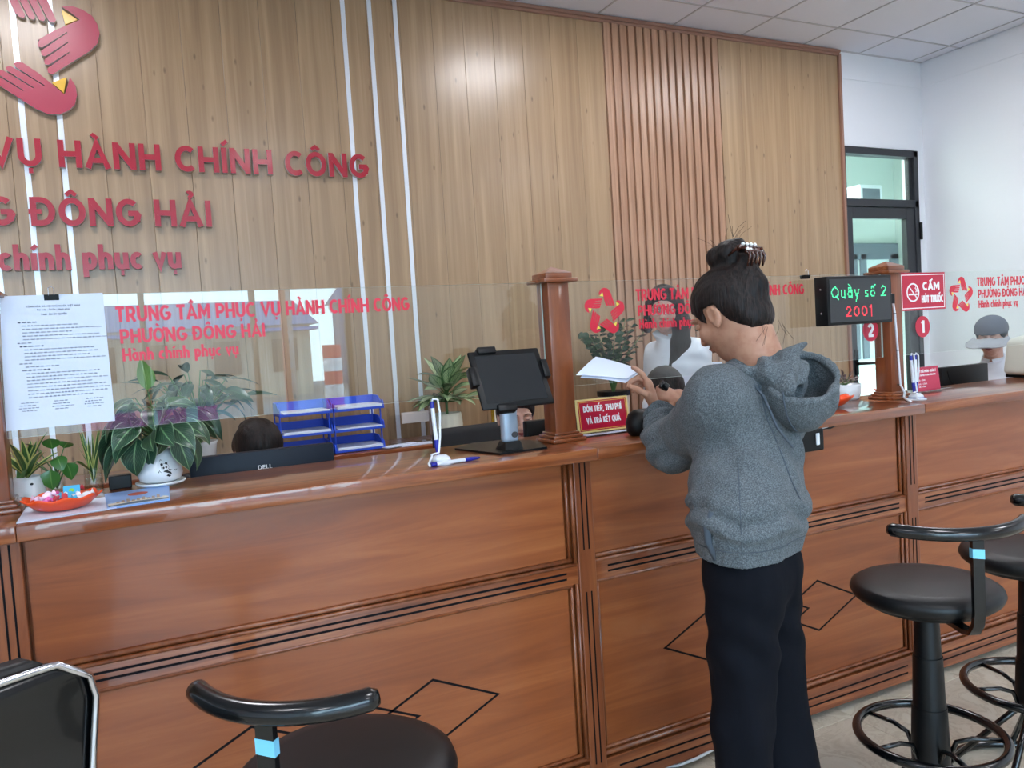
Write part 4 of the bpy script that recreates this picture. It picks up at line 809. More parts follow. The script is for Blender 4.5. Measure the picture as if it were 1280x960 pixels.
# ------------------------------------------------------------------ rear cabinet and what stands on it
ZB = .915
rcab = thing('rear_cabinet', 'low wooden cabinet running along the oak wall behind the staff', 'cabinet', (0, 0, 0)); B().box(-1.6, 4.6, 1.97, 2.35, .04, ZB-.03).make('body', MCW, rcab); B().bbox(-1.62, 4.62, 1.94, 2.352, ZB-.03, ZB, .006).make('top', MCT, rcab); B().box(-1.6, 4.6, 2.02, 2.34, 0, .04).make('plinth', MIN, rcab)
for k in range(10): dd = B().bbox(-1.58+.62*k, -.98+.62*k, 1.955, 1.97, .08, ZB-.05, .004).make('door', MCW, rcab); B().tube([(-1.05+.62*k, 1.955, .5), (-1.05+.62*k, 1.935, .51), (-1.05+.62*k, 1.935, .58), (-1.05+.62*k, 1.955, .59)], .004, 8).make('door_handle', MCHR, dd)
def tray(x, z, label, full):
    t = thing('letter_tray', label, 'tray', (x, 2.09, z), group='blue stacking letter trays'); w, dp, h = .262, .20, .045; b = B()
    b.bbox(-w/2, w/2, -dp/2, dp/2, 0, .006, .002); b.bbox(-w/2, w/2, dp/2-.005, dp/2, .0, h+.02, .002)
    b.make('floor', MBLU, t)
    for s_ in (-1, 1): B().prism([(-dp/2, 0), (dp/2, 0), (dp/2, h+.02), (.0, h+.018), (-.05, h-.01), (-dp/2+.02, h), (-dp/2+.006, h-.012)], lambda x_, z_, d: (s_*(w/2-.0025)+(d-.0025), x_, z_), .005).make('side', MBLU, t)
    B().bbox(-w/2, w/2, -dp/2-.003, -dp/2+.003, 0, .014, .002).make('front_lip', MBLU, t)
    for k in range(full): B().box(-w/2+.012+.004*k, w/2-.014+.002*k, -dp/2+.002-.006*(k % 2), dp/2-.01, .007+.006*k, .0125+.006*k).make('paper', MPAP, t)
    return t
lv = ['bottom', 'middle', 'top']
for c, (x, cn) in enumerate(((.765, 'nearer the panda plant'), (1.035, 'nearer the acrylic holder'))):
    for r in range(3): bt_ = tray(x+.0+(2-r)*(-.004), ZB+.003+r*.105, '%s blue letter tray of the stack %s' % (lv[r], cn), 2+(r+c) % 2); bt = bt_ if r == 0 else bt
    for s_ in (-1, 1):
        for y in (-.08, .08): B().tube([(s_*.122, y, 0), (s_*.122, y, .22)], .004, 8).make('stack_post', MBLU, bt)
ah = thing('acrylic_holder', 'clear upright acrylic leaflet holder on the rear cabinet', 'holder', (1.33, 2.08, ZB)); b = B()
b.box(-.12, .12, -.05, .05, 0, .004); b.box(-.12, .12, .02, .023, .0, .235); b.box(-.12, .12, -.02, -.017, .0, .16); b.box(-.12, -.117, -.02, .02, 0, .2); b.box(.117, .12, -.02, .02, 0, .2); b.make('holder', MACR, ah); B().box(-.045, .11, .0, .001, .11, .17).make('leaflet', mat('pale_leaflet', (214, 200, 190), .7), ah)
for i, (x, y, r) in enumerate(((1.33, 2.02, .1), (1.55, 2.0, -.2), (1.24, 1.99, .3))): o = B().bbox(-.1, .1, -.03, .05, 0, .004, .001).make('document', MPAP, None, loc=(x, y, ZB+.004*(i == 1)+.0045*(i == 2)+(.004 if i == 0 else 0)*0+.0002)); o.rotation_euler[2] = r; tag(o, ('white document under the acrylic leaflet holder', 'white document on the cabinet in front of the cream pot', 'white document beside the blue letter trays')[i], 'papers')
bpy.data.objects['document'].location.y = 1.99
cp = thing('potted_plant', 'light splashed dumb cane in a fluted cream pot on the rear cabinet', 'potted plant', (1.572, 2.14, ZB))
b = B(); n = 64; vs = []; fs = []; prof = [(.0, 0), (.055, 0), (.074, .02), (.084, .07), (.08, .125), (.076, .14), (.071, .14), (.075, .12), (0, .12)]
for r, z in prof: vs += [((r*(1+.018*math.cos(16*2*PI*k/n)*(r > .06)))*math.cos(2*PI*k/n), (r*(1+.018*math.cos(16*2*PI*k/n)*(r > .06)))*math.sin(2*PI*k/n), z) for k in range(n)]
for i in range(len(prof)-1): fs += [(i*n+k, i*n+(k+1) % n, (i+1)*n+(k+1) % n, (i+1)*n+k) for k in range(n)]
b.add(vs, fs).make('pot', MCREAM, cp, smooth=True)
R = random.Random(8); sp = [(R.uniform(0, 6.28), R.uniform(.05, .5), R.uniform(.04, .10), R.uniform(.8, 1.15), R.uniform(.0, .5), (0, 0, .20)) for _ in range(26)]+[(R.uniform(0, 6.28), R.uniform(.6, 1.4), R.uniform(.05, .13), R.uniform(.85, 1.2), R.uniform(.3, 1.2), (0, 0, .22)) for _ in range(32)]
leaves(cp, sp, ML2, .150, .070, .45, .12, seed=6, sr=.003); B().tube([(0, 0, .12), (0, 0, .22)], .008, 8).make('stalk', MSTEM, cp)
dk = thing('potted_plant', 'dark bushy plant in a white pot on the rear cabinet beyond the panda plant', 'potted plant', (.26, 2.01, ZB)); B().lathe([(0, 0), (.06, 0), (.075, .12), (.08, .135), (.074, .135), (0, .12)], n=32).make('pot', MCER, dk, smooth=True)
R = random.Random(21); leaves(dk, [(R.uniform(0, 6.28), R.uniform(.7, 1.45), R.uniform(.16, .36), R.uniform(.8, 1.15), R.uniform(-.5, .9)) for _ in range(60)], ML3, .17, .05, .9, .12, origin=(0, 0, .12), seed=3, sr=.003)
zz = thing('potted_plant', 'tall plant of small round glossy leaflets in a black banded pot behind the red emblem', 'potted plant', (2.70, 2.16, ZB)); B().lathe([(0, 0), (.09, 0), (.10, .14), (0, .14)], n=32).make('pot', MCREAM, zz); B().lathe([(.1, .14), (.104, .14), (.104, .17), (.095, .17), (0, .16)], n=32).make('black_band', MBLK, zz)
R = random.Random(5); sp = []; sb = B()
for s_ in range(11):
    az = s_*2*PI/11+R.uniform(-.2, .2); le = R.uniform(.30, .52); ln = R.uniform(.25, .75); pts = []
    for i in range(12):
        t = i/11; pts.append(Vector((math.cos(az)*ln*le*t*(.5+.5*t), math.sin(az)*ln*le*t*(.5+.5*t)*.5, .15+le*t*(1-.18*t*ln))))
        if i > 2:
            for sd in (-1, 1): sp.append((az+sd*1.25, .35, .006, R.uniform(.85, 1.15), .3, tuple(pts[-1])))
    sb.tube(pts, [.006*(1-.7*i/11) for i in range(12)], 6)
sb.make('stalks', MSTEM, zz, smooth=True); leaves(zz, sp, ML4, .058, .042, .3, .1, stems=False, seed=2, roll=1.3)
sv = thing('glass_vase', 'clear vase with one thin green cutting just beside the wooden post', 'vase', (2.25, 2.10, ZB)); B().lathe([(0, 0), (.05, 0), (.05, .16), (.047, .16), (.047, .005), (0, .005)], n=28).make('glass', MGLASS, sv); leaves(sv, [(1.0, 1.3, .22, 1, .8), (2.8, 1.1, .25, 1.2, .5), (4.6, 1.2, .2, .9, .3), (5.6, 1.4, .28, 1, .9), (3.8, .9, .1, 1, .2)], ML4, .05, .035, .4, .1, origin=(0, 0, .05))
cal = thing('plaque', 'gold framed plaque on the rear cabinet between the seated clerk and the post', 'frame', (2.20-.27, 2.20, ZB)); B().bbox(-.06, .06, -.01, .01, 0, .22, .004).make('frame', MGOLD, cal); B().box(-.045, .045, -.0112, -.0098, .015, .205).make('picture', MCREAM, cal)
bx = thing('file_box', 'blue file tray holding white paper beside the standing clerk', 'file box', (3.30, 2.14, ZB)); B().bbox(-.17, .17, -.12, .12, 0, .27, .006).make('case', MBLU, bx); B().bbox(-.16, .16, -.125, .11, .271, .30, .004).make('paper_stack', MPAP, bx)
bk = thing('dark_box', 'small dark patterned box at the rear edge beside the panda pot', 'box', (-.055, .405, ZT)); B().bbox(-.028, .028, -.02, .02, 0, .036, .002).make('box', MBLK, bk)
# ------------------------------------------------------------------ stools and chair
def stool(x, y, sh, rot, label, half=45, R_=.185, bar_dz=.21, spoke_rot=0, br=.0165):
    t = thing('bar_stool', label, 'stool', (x, y, 0), group='black bar stools at the counter')
    B().lathe([(0, sh-.045), (.12, sh-.045), (.165, sh-.04), (R_-.006, sh-.028), (R_, sh-.014), (R_-.004, sh-.002), (R_-.02, sh+.008), (R_-.05, sh+.013), (0, sh+.015)], n=64).make('seat', MLEATH, t, smooth=True)
    B().lathe([(0, sh-.055), (.14, sh-.055), (.15, sh-.044), (0, sh-.044)], n=32).make('seat_plate', MBLK, t)
    zc = .24; L_ = sh-.055-zc; b = B()
    b.lathe([(.030, zc+L_), (.034, zc+L_*.66), (.030, zc+L_*.66)], n=32)
    b.lathe([(.0365, zc+L_*.68), (.0405, zc+L_*.34), (.036, zc+L_*.34)], n=32); b.lathe([(.043, zc+L_*.36), (.048, zc+.03), (.047, zc), (.03, zc-.012), (0, zc-.012)], n=32); b.make('column_cover', MBLK, t, auto=35)
    B().torus((0, 0, .315), .18, .0125, 64, 14).make('foot_ring', MBLKG, t, smooth=True)
    for k in range(5):
        a = 2*PI*k/5+spoke_rot; c, s_ = math.cos(a), math.sin(a); B().tube([(c*.175, s_*.175, .315), (c*.10, s_*.10, .313), (c*.062, s_*.062, .300), (c*.046, s_*.046, .262)], .0065, 8).make('ring_spoke', MBLKG, t, smooth=True)
    for k in range(5):
        a = 2*PI*(k+.5)/5+spoke_rot; c, s_ = math.cos(a), math.sin(a); B().tube([(c*.03, s_*.03, .25), (c*.10, s_*.10, .17), (c*.23, s_*.23, .018)], .0095, 8).make('leg', MBLKG, t, smooth=True)
    B().torus((0, 0, .014), .232, .013, 64, 12).make('base_ring', MBLKG, t, smooth=True)
    a = math.radians(rot); c, s_ = math.cos(a), math.sin(a); rr = R_+.042; zb = sh-.045-.012
    pts = [(c*.03, s_*.03, zb), (c*(rr-.05), s_*(rr-.05), zb-.004), (c*(rr-.02), s_*(rr-.02), zb+.004), (c*(rr-.005), s_*(rr-.005), zb+.028), (c*rr, s_*rr, zb+.06), (c*rr, s_*rr, sh+bar_dz-.01)]
    b = B(); tn = Vector((-s_, c, 0)); pv = [Vector(p) for p in pts]
    for i in range(len(pv)-1):
        d = (pv[i+1]-pv[i]).normalized(); nn = d.cross(tn).normalized()
        if i == 0: sec = []
        q = lambda p: [p+tn*.0135+nn*.006, p-tn*.0135+nn*.006, p-tn*.0135-nn*.006, p+tn*.0135-nn*.006]
        if i == 0: sec.append(q(pv[0]))
        sec.append(q(pv[i+1]))
    vs = [v for g_ in sec for v in g_]; fs = [(i*4+k, i*4+(k+1) % 4, (i+1)*4+(k+1) % 4, (i+1)*4+k) for i in range(len(sec)-1) for k in range(4)]+[(3, 2, 1, 0), tuple((len(sec)-1)*4+k for k in range(4))]
    br_ = b.add(vs, fs).make('bar_bracket', MBLKG, t, auto=30)
    n = 28; pts = []; zr = sh+bar_dz
    for i in range(n+1):
        u = -1+2*i/n; aa = a+math.radians(half)*u; pts.append((rr*math.cos(aa), rr*math.sin(aa), zr+.006*u*u))
    rad = [br]*(n+1); rad[0] = rad[-1] = br*.65; pts[0] = tuple(Vector(pts[1]).lerp(Vector(pts[0]), .75)); rad[1] = rad[-2] = br
    B().tube(pts, rad, 18).make('backrest_bar', MBLKG, t, smooth=True)
    p = Vector((c*(rr+.0066), s_*(rr+.0066), sh+bar_dz-.045)); b = B(); vs = [p+tn*.0145-Vector((0, 0, .014)), p-tn*.0145-Vector((0, 0, .010)), p-tn*.0145+Vector((0, 0, .012)), p+tn*.0145+Vector((0, 0, .009))]; vs += [v-Vector((c, s_, 0))*.0135 for v in vs]
    b.add(vs, [(0, 1, 2, 3), (7, 6, 5, 4), (0, 4, 5, 1), (1, 5, 6, 2), (2, 6, 7, 3), (3, 7, 4, 0)]).make('sticker', MSTK, br_); return t
stool(.268, -.705, .745, 231, 'black bar stool with a blue sticker below the middle of the first counter section', half=40, bar_dz=.20)
stool(1.84, -.61, .725, 246, 'black bar stool with a blue sticker beside the woman in navy trousers', half=50, bar_dz=.19, spoke_rot=.5)
stool(2.335, -.585, .725, 250, 'black bar stool cut by the picture edge, behind the stool beside the woman', half=50, bar_dz=.19, spoke_rot=.2)
ch = thing('office_chair', 'black leather chair back with chrome trim in the near corner', 'chair', (-.27, -.60, 0), math.atan2(-.6, -.8)+PI)
# local: +X along the back towards its visible corner, -Y towards the camera
def shell(w0, w1, z0, z1, y0, thick, bulge, n=26, rnd=.10):
    vs = []; fs = []; m = 14
    for side in (0, 1):
        for i in range(m+1):
            v = i/m; z = z0+(z1-z0)*v; w = w0+(w1-w0)*v
            k = 1 if v < .86 else math.sqrt(max(0, 1-((v-.86)/.14)**2)*.5+.5); w *= k
            for j in range(n+1):
                u = -1+2*j/n; y = y0-(.05*v)+bulge*(1-u*u)*math.sin(PI*min(1, v+.08))*(1 if side else -.15)+(thick if side else 0)-.07*u*u*.3
                vs.append((u*w/2, y, z))
    q = (m+1)*(n+1)
    for s_ in (0, 1):
        for i in range(m):
            for j in range(n):
                a = s_*q+i*(n+1)+j; f = (a, a+1, a+n+2, a+n+1); fs.append(f if s_ == 0 else f[::-1])
    loop = [j for j in range(n+1)]+[i*(n+1)+n for i in range(1, m+1)]+[m*(n+1)+j for j in range(n-1, -1, -1)]+[i*(n+1) for i in range(m-1, 0, -1)]
    for a, c in zip(loop, loop[1:]+loop[:1]): fs.append((a, a+q, c+q, c))
    return vs, fs, [vs[i] for i in loop]
vs, fs, lp = shell(.36, .44, .52, 1.015, 0, .02, .02); ch.location = (-.300, -.745, 0)
B().add(vs, fs).make('back_shell', MBLKG, ch, smooth=True); ptsl = [Vector(v)+Vector((0, -.004, 0)) for v in lp[27:]]
B().tube(ptsl, .0055, 8, caps=False).make('chrome_trim', MCHR, ch, smooth=True)
vs, fs, lp = shell(.34, .41, .54, 1.02, .022, .045, .035); B().add(vs, fs).make('back_cushion', MLEATH, ch, smooth=True)
B().bbox(-.17, .17, -.004, .0, .60, .80, .002, M=Matrix.Translation((0, -.035, 0))).make('rear_recess', MBLK, ch)
B().bbox(-.24, .24, .03, .5, .43, .51, .035).make('seat', MLEATH, ch, auto=60); b = B(); b.tube([(0, .0, .46), (0, -.03, .5), (0, -.02, .6)], .02, 10); b.make('back_bracket', MBLK, ch); B().tube([(0, .25, .1), (0, .25, .44)], .025, 16).make('column', MCHR, ch)
for k in range(5): a = 2*PI*k/5; o = B().tube([(0, .25, .12), (.27*math.cos(a), .25+.27*math.sin(a), .065)], [.02, .012], 10).make('base_leg', MCHR, ch); B().lathe([(0, 0), (.022, .004), (.028, .025), (.022, .046), (0, .05)], (.27*math.cos(a), .25+.27*math.sin(a), 0), 14).make('caster', MBLK, o)
# cords under the counter
cc_ = thing('floor_cable', 'white cable with a black one lying along the floor under the middle section', 'cable', (0, 0, 0)); B().tube([(1.40, .12, .01), (1.5, .06, .012), (1.56, .035, .03), (1.64, .05, .03), (1.75, .09, .012), (1.95, .14, .01)], .005, 8).make('white_cord', MWHP, cc_, smooth=True); B().tube([(1.42, .16, .008), (1.56, .08, .01), (1.7, .11, .01), (1.9, .17, .008)], .007, 8).make('black_cord', MBLK, cc_, smooth=True)
# ------------------------------------------------------------------ people: smooth bodies from blended distance fields
import openvdb as vdb
class F:
    def __init__(s, lo, hi, vox):
        s.lo = np.array(lo, np.float32); s.vox = vox; s.n = np.ceil((np.array(hi)-s.lo)/vox).astype(int)+1
        s.d = np.full(s.n, .2, np.float32)
    def _sub(s, lo, hi):
        a = np.clip(np.floor((np.array(lo)-s.lo)/s.vox).astype(int), 0, s.n); b = np.clip(np.ceil((np.array(hi)-s.lo)/s.vox).astype(int)+1, 0, s.n)
        if (b <= a).any(): return None
        sl = tuple(slice(x, y) for x, y in zip(a, b)); g = [np.arange(x, y, dtype=np.float32)*s.vox+l for x, y, l in zip(a, b, s.lo)]
        return sl, (g[0][:, None, None], g[1][None, :, None], g[2][None, None, :])
    def _mix(s, sl, d, k, sub=False):
        a = s.d[sl]
        if sub: h = np.clip(.5-.5*(a+d)/k, 0, 1); s.d[sl] = a*(1-h)-d*h+k*h*(1-h)
        else: h = np.clip(.5+.5*(a-d)/k, 0, 1); s.d[sl] = a*(1-h)+d*h-k*h*(1-h)
    def cap(s, p, q, r0, r1=None, k=.012, sub=False, flat=None):
        """tapered limb from p to q; flat=(axis, factor) squashes it"""
        r1 = r0 if r1 is None else r1; p = np.array(p, np.float32); q = np.array(q, np.float32); m = max(r0, r1)+k+.012
        if flat: m *= 1.3
        t = s._sub(np.minimum(p, q)-m, np.maximum(p, q)+m)
        if t is None: return
        sl, (X, Y, Z) = t; ba = q-p; L2 = max(float(ba@ba), 1e-9)
        h = np.clip(((X-p[0])*ba[0]+(Y-p[1])*ba[1]+(Z-p[2])*ba[2])/L2, 0, 1)
        dx, dy, dz = X-p[0]-ba[0]*h, Y-p[1]-ba[1]*h, Z-p[2]-ba[2]*h
        if flat:
            ax, f = np.array(flat[0], np.float32), flat[1]; ax = ax/np.linalg.norm(ax); c = dx*ax[0]+dy*ax[1]+dz*ax[2]; g = c*(1/f-1); dx, dy, dz = dx+ax[0]*g, dy+ax[1]*g, dz+ax[2]*g
        d = np.sqrt(dx*dx+dy*dy+dz*dz)-(r0+(r1-r0)*h); s._mix(sl, (d if not flat else d*.8).astype(np.float32), k, sub)
    def ell(s, c, r, R=None, k=.012, sub=False):
        c = np.array(c, np.float32); m = max(r)+k+.012; t = s._sub(c-m, c+m)
        if t is None: return
        sl, (X, Y, Z) = t; X, Y, Z = X-c[0], Y-c[1], Z-c[2]
        if R is not None: R = np.array(R, np.float32); X, Y, Z = (X*R[0][i]+Y*R[1][i]+Z*R[2][i] for i in range(3))
        k0 = np.sqrt((X/r[0])**2+(Y/r[1])**2+(Z/r[2])**2); k1 = np.sqrt((X/r[0]**2)**2+(Y/r[1]**2)**2+(Z/r[2]**2)**2)+1e-9
        s._mix(sl, (k0*(k0-1)/k1).astype(np.float32), k, sub)
    def coords(s): return [np.arange(n, dtype=np.float32)*s.vox+l for n, l in zip(s.n, s.lo)]
    def cut(s, fn):
        g = s.coords(); s.d = np.maximum(s.d, fn(g[0][:, None, None], g[1][None, :, None], g[2][None, None, :])).astype(np.float32)
    def mesh(s, name, mt, parent=None, disp=None, org=(0, 0, 0), off=0.0):
        gr = vdb.FloatGrid(); gr.background = .2; gr.copyFromArray(np.ascontiguousarray(s.d-off)); out = gr.convertToQuads(0.0); v, q = out[0], out[-1]
        v = v.astype(np.float64)*s.vox+s.lo; n = v.shape[0]
        a, b, c, d = (v[q[:, i]] for i in range(4)); vol = np.einsum('ij,ij->', a, np.cross(b, c)+np.cross(c, d))
        if vol < 0: q = q[:, ::-1]
        me = bpy.data.meshes.new(name); me.vertices.add(n); me.vertices.foreach_set('co', (v-np.array(org)).astype(np.float32).ravel())
        me.loops.add(len(q)*4); me.loops.foreach_set('vertex_index', q.astype(np.int32).ravel()); me.polygons.add(len(q)); me.polygons.foreach_set('loop_start', np.arange(0, len(q)*4, 4, dtype=np.int32))
        me.update(calc_edges=True); me.validate(); me.polygons.foreach_set('use_smooth', [True]*len(me.polygons)); me.materials.append(mt)
        if disp is not None:
            nr = np.empty(n*3, np.float32); me.vertices.foreach_get('normal', nr) if False else me.vertex_normals.foreach_get('vector', nr); nr = nr.reshape(-1, 3)
            v2 = v+nr*disp(v)[:, None]-np.array(org); me.vertices.foreach_set('co', v2.astype(np.float32).ravel()); me.update()
        o = bpy.data.objects.new(name, me); COL.objects.link(o); o.parent = parent; return o
V = lambda *a: np.array(a, float)
def unit(a): a = np.array(a, float); return a/np.linalg.norm(a)
def headframe(yaw_dir, pitch, roll=0):
    """columns right, forward, up of a head that looks along yaw_dir (x,y) pitched down"""
    f = unit((yaw_dir[0], yaw_dir[1], 0)); r = V(f[1], -f[0], 0); p = math.radians(pitch); fw = f*math.cos(p)-V(0, 0, 1)*math.sin(p); u = np.cross(r, fw)
    q = math.radians(roll); r2 = r*math.cos(q)+u*math.sin(q); u2 = np.cross(r2, fw); return np.stack([r2, fw, u2], 1)
def head(f, C, H, s=1.0, k=.012):
    g = lambda x, y, z: C+H@V(x, y, z)*s
    E_ = lambda c, r, k_=k, sub=False: f.ell(g(*c), tuple(x*s for x in r), H, k_, sub)
    E_((0, -.014, .030), (.073, .090, .083)); E_((0, .016, -.030), (.060, .068, .072), .02); E_((0, .048, -.082), (.030, .026, .022), .02)
    for sx in (-1, 1):
        E_((sx*.038, .058, -.022), (.024, .020, .022), .016); E_((sx*.030, .082, .010), (.018, .010, .011), .010, True)
        E_((sx*.030, .077, .030), (.022, .010, .006), .010); E_((sx*.030, .071, .010), (.0125, .0115, .0095), .003)
        E_((sx*.074, -.006, -.002), (.008, .019, .030), .005); E_((sx*.080, -.001, .002), (.004, .010, .018), .004, True); E_((sx*.076, -.002, -.028), (.006, .008, .009), .004)
    f.cap(g(0, .082, .022), g(0, .100, -.020), .0075*s, .0105*s, .010); E_((0, .098, -.023), (.014, .010, .008), .006)
    for sx in (-1, 1): E_((sx*.011, .090, -.026), (.007, .008, .006), .005)
    E_((0, .083, -.046), (.021, .008, .0055), .004); E_((0, .081, -.056), (.018, .009, .006), .004)
    return g
def hand(f, wr, fd, pn, side, curls, thumb=.4, s=.92, spread=.10, straight=()):
    """fd: direction wrist to knuckles, pn: palm normal (the way the fingers curl), side: +1 if the thumb lies along fd x pn"""
    fd = unit(fd); pn = unit(pn-fd*np.dot(pn, fd)); td = np.cross(fd, pn)*side; wr = np.array(wr)
    k1 = wr+fd*.078*s
    f.cap(wr+fd*.012*s, wr+fd*.055*s, .022*s, .024*s, .010, flat=(pn, .60)); f.cap(wr+fd*.04*s+td*.016*s, k1+td*.022*s, .016*s, .0135*s, .012, flat=(pn, .75)); f.cap(wr+fd*.04*s-td*.016*s, k1-td*.020*s-fd*.008*s, .016*s, .0125*s, .012, flat=(pn, .75))
    f.cap(k1+td*.025*s, k1-td*.022*s-fd*.006*s, .0120*s, .0110*s, .010)
    tips = []
    for i, (o_, L_) in enumerate(((.026, .070), (.009, .078), (-.008, .072), (-.024, .058))):
        b = k1+td*o_*s-fd*(.0, .0, .003, .008)[i]*s; d = unit(fd+td*spread*(1.5-i)*.5); c = curls[i]; r = (.0088, .0090, .0084, .0074)[i]*s; p = b
        for j, fr in enumerate((.46, .31, .23)):
            a = c*(.9, 1.15, .7)[j]; d = unit(d*math.cos(a)+pn*math.sin(a) if j == 0 else d*math.cos(a)+unit(np.cross(np.cross(d, pn), d) if abs(np.dot(d, pn)) < .999 else -fd)*math.sin(a)) if j == 0 else rotd(d, fd, pn, a)
            q = p+d*L_*fr*s; f.cap(p, q, r*(1-.06*j), r*(.93-.06*j), .0035); p = q
        tips.append(p)
    b = wr+fd*.022*s+td*.020*s+pn*.006*s; m = b+unit(fd*.62+td*.75+pn*.25*thumb)*.036*s; t1 = m+unit(fd*.9+td*.25+pn*thumb)*.030*s; t2 = t1+unit(fd*.95-td*.1+pn*thumb*1.2)*.024*s
    f.cap(b, m, .0150*s, .0115*s, .010); f.cap(m, t1, .0112*s, .0100*s, .004); f.cap(t1, t2, .0100*s, .0082*s, .004); return tips, (t1, t2)
def rotd(d, fd, pn, a):     # keep curling in the fd-pn plane
    ax = unit(np.cross(fd, pn)); return d*math.cos(a)+np.cross(ax, d)*math.sin(a)+ax*np.dot(ax, d)*(1-math.cos(a))
def nz(v, sc, seed=0):
    sc = np.array(sc) if hasattr(sc, '__len__') else np.array([sc]*3); w = v*sc+seed; return np.array([noise.noise(Vector(p)) for p in w])
def hairdisp(amp, sc): return lambda v: amp*nz(v, sc)
def hairstrands(name, C, H, s, parent, n, fn, mt=MHAIR, r=.0006):
    b = B()
    for i in range(n): b.tube([C+H@V(*p)*s for p in fn(i)], r, 4, caps=False)
    return tag(b.make(name, mt, parent, smooth=True, recalc=False), kind='stuff')
def eyes(parent, g, s, H, closed=False):
    for sx in (-1, 1):
        if not closed:
            o = B(); c = g(sx*.030, .0765, .010); o.lathe([(.0001, -.0045), (.006, -.003), (.0085, 0), (.006, .003), (.0001, .0045)], n=14, M=Matrix.Translation(Vector(c)) @ Matrix(H.tolist()).to_4x4() @ Matrix.Scale(1.15, 4, Vector((1, 0, 0)))); e_ = o.make('eye', MEYEW, parent, smooth=True)
            o = B(); c = g(sx*.030, .0850, .0095); o.lathe([(0, -.0012), (.0042, 0), (0, .0012)], n=14, M=Matrix.Translation(Vector(c)) @ Matrix(H.tolist()).to_4x4() @ Matrix.Rotation(PI/2, 4, 'X')); o.make('iris', MEYEB, e_)
        B().tube([g(sx*.018, .0845, .0155-(.006 if closed else 0)), g(sx*.030, .0885, .0175-(.008 if closed else 0)), g(sx*.042, .0815, .0135-(.004 if closed else 0))], .0011*s, 6).make('eyelid_line', MHAIR, parent)
        B().tube([g(sx*.014, .0905, .031), g(sx*.028, .0895, .0355), g(sx*.044, .0795, .031)], [.0014*s, .0020*s, .0008*s], 6).make('eyebrow', MHAIR, parent)
    b = B(); b.tube([g(-.021, .0865, -.049), g(-.008, .0915, -.0465), g(0, .0915, -.048), g(.008, .0915, -.0465), g(.021, .0865, -.049)], [.0006, .0030, .0026, .0030, .0006], 8); b.tube([g(-.018, .086, -.0505), g(0, .0910, -.0550), g(.018, .086, -.0505)], [.0006, .0038, .0006], 8); b.make('lips', MLIP, parent, smooth=True)

# ---------------- the woman in the grey hoodie (seen from behind her shoulder)
Hm = headframe((-.26, .97), 30, 0); Cm = V(1.432, -.365, 1.468); sm = 1.04
J = dict(neck=V(1.460, -.415, 1.37), base=V(1.470, -.44, 1.315), shL=V(1.325, -.435, 1.258), shR=V(1.60, -.315, 1.258), elL=V(1.372, -.165, 1.105), wrL=V(1.424, -.03, 1.205), elR=V(1.66, -.10, 1.105), wrR=V(1.565, .035, 1.225), hipL=V(1.315, -.505, .83), hipR=V(1.445, -.455, .83), knL=V(1.31, -.475, .45), anL=V(1.30, -.53, .09), knR=V(1.455, -.42, .45), anR=V(1.46, -.47, .09))
wm = thing('person', 'woman with a hair bun, grey hoodie and navy trousers standing at the counter with papers', 'person', (1.40, -.45, 0)); ORG = V(1.40, -.45, 0)
f = F((1.08, -.74, -.005), (1.84, .24, 1.66), .0042)
gm = head(f, Cm, Hm, sm)
f.cap(Cm+Hm@V(0, -.035, -.05), J['base'], .056, .064, .03); f.cap(gm(0, .0, -.06), J['neck'], .045, .05, .03)
rb = unit(V(.925, .38, 0)); bb_ = unit(V(.38, -.925, 0)); ch_ = (J['shL']+J['shR'])/2; pe = (J['hipL']+J['hipR'])/2-rb*.022
f.cap(ch_-rb*.05+V(0, 0, -.05), ch_+rb*.05+V(0, 0, -.05), .085, .085, .04); f.cap(ch_+V(0, 0, -.1), pe+V(0, 0, .12), .095, .095, .05); f.cap(pe-rb*.035+V(0, 0, .02), pe+rb*.035+V(0, 0, .02), .082, .082, .05)
for S_ in 'LR':
    f.cap(J['sh'+S_], J['el'+S_], .048, .038, .03); f.cap(J['el'+S_], J['wr'+S_], .037, .0235, .012)
    f.cap(J['hip'+S_], J['kn'+S_], .066, .050, .03); f.cap(J['kn'+S_], J['an'+S_], .052, .036, .02); a_ = J['an'+S_]; f.cap(a_+V(0, -.02, -.045), a_+V(0, .13, -.062), .030, .024, .015)
# left hand lifts the paper, forefinger raised, right hand closed round a fob
tl, th = hand(f, J['wrL']+V(0, .0, .0), unit(V(-.10, .26, .95)), V(-.75, .62, .12), 1, (.28, .85, 1.0, 1.1), thumb=.9, s=.97)
tr_, thr = hand(f, J['wrR'], unit(V(-.92, .12, .22)), V(-.25, .6, -.55), 1, (1.15, 1.3, 1.35, 1.35), thumb=.8, s=.92)
body = f.mesh('body', MSKIN, wm, org=ORG)
eyes(wm, lambda x, y, z: tuple(gm(x, y, z)-ORG), sm, Hm, closed=True)
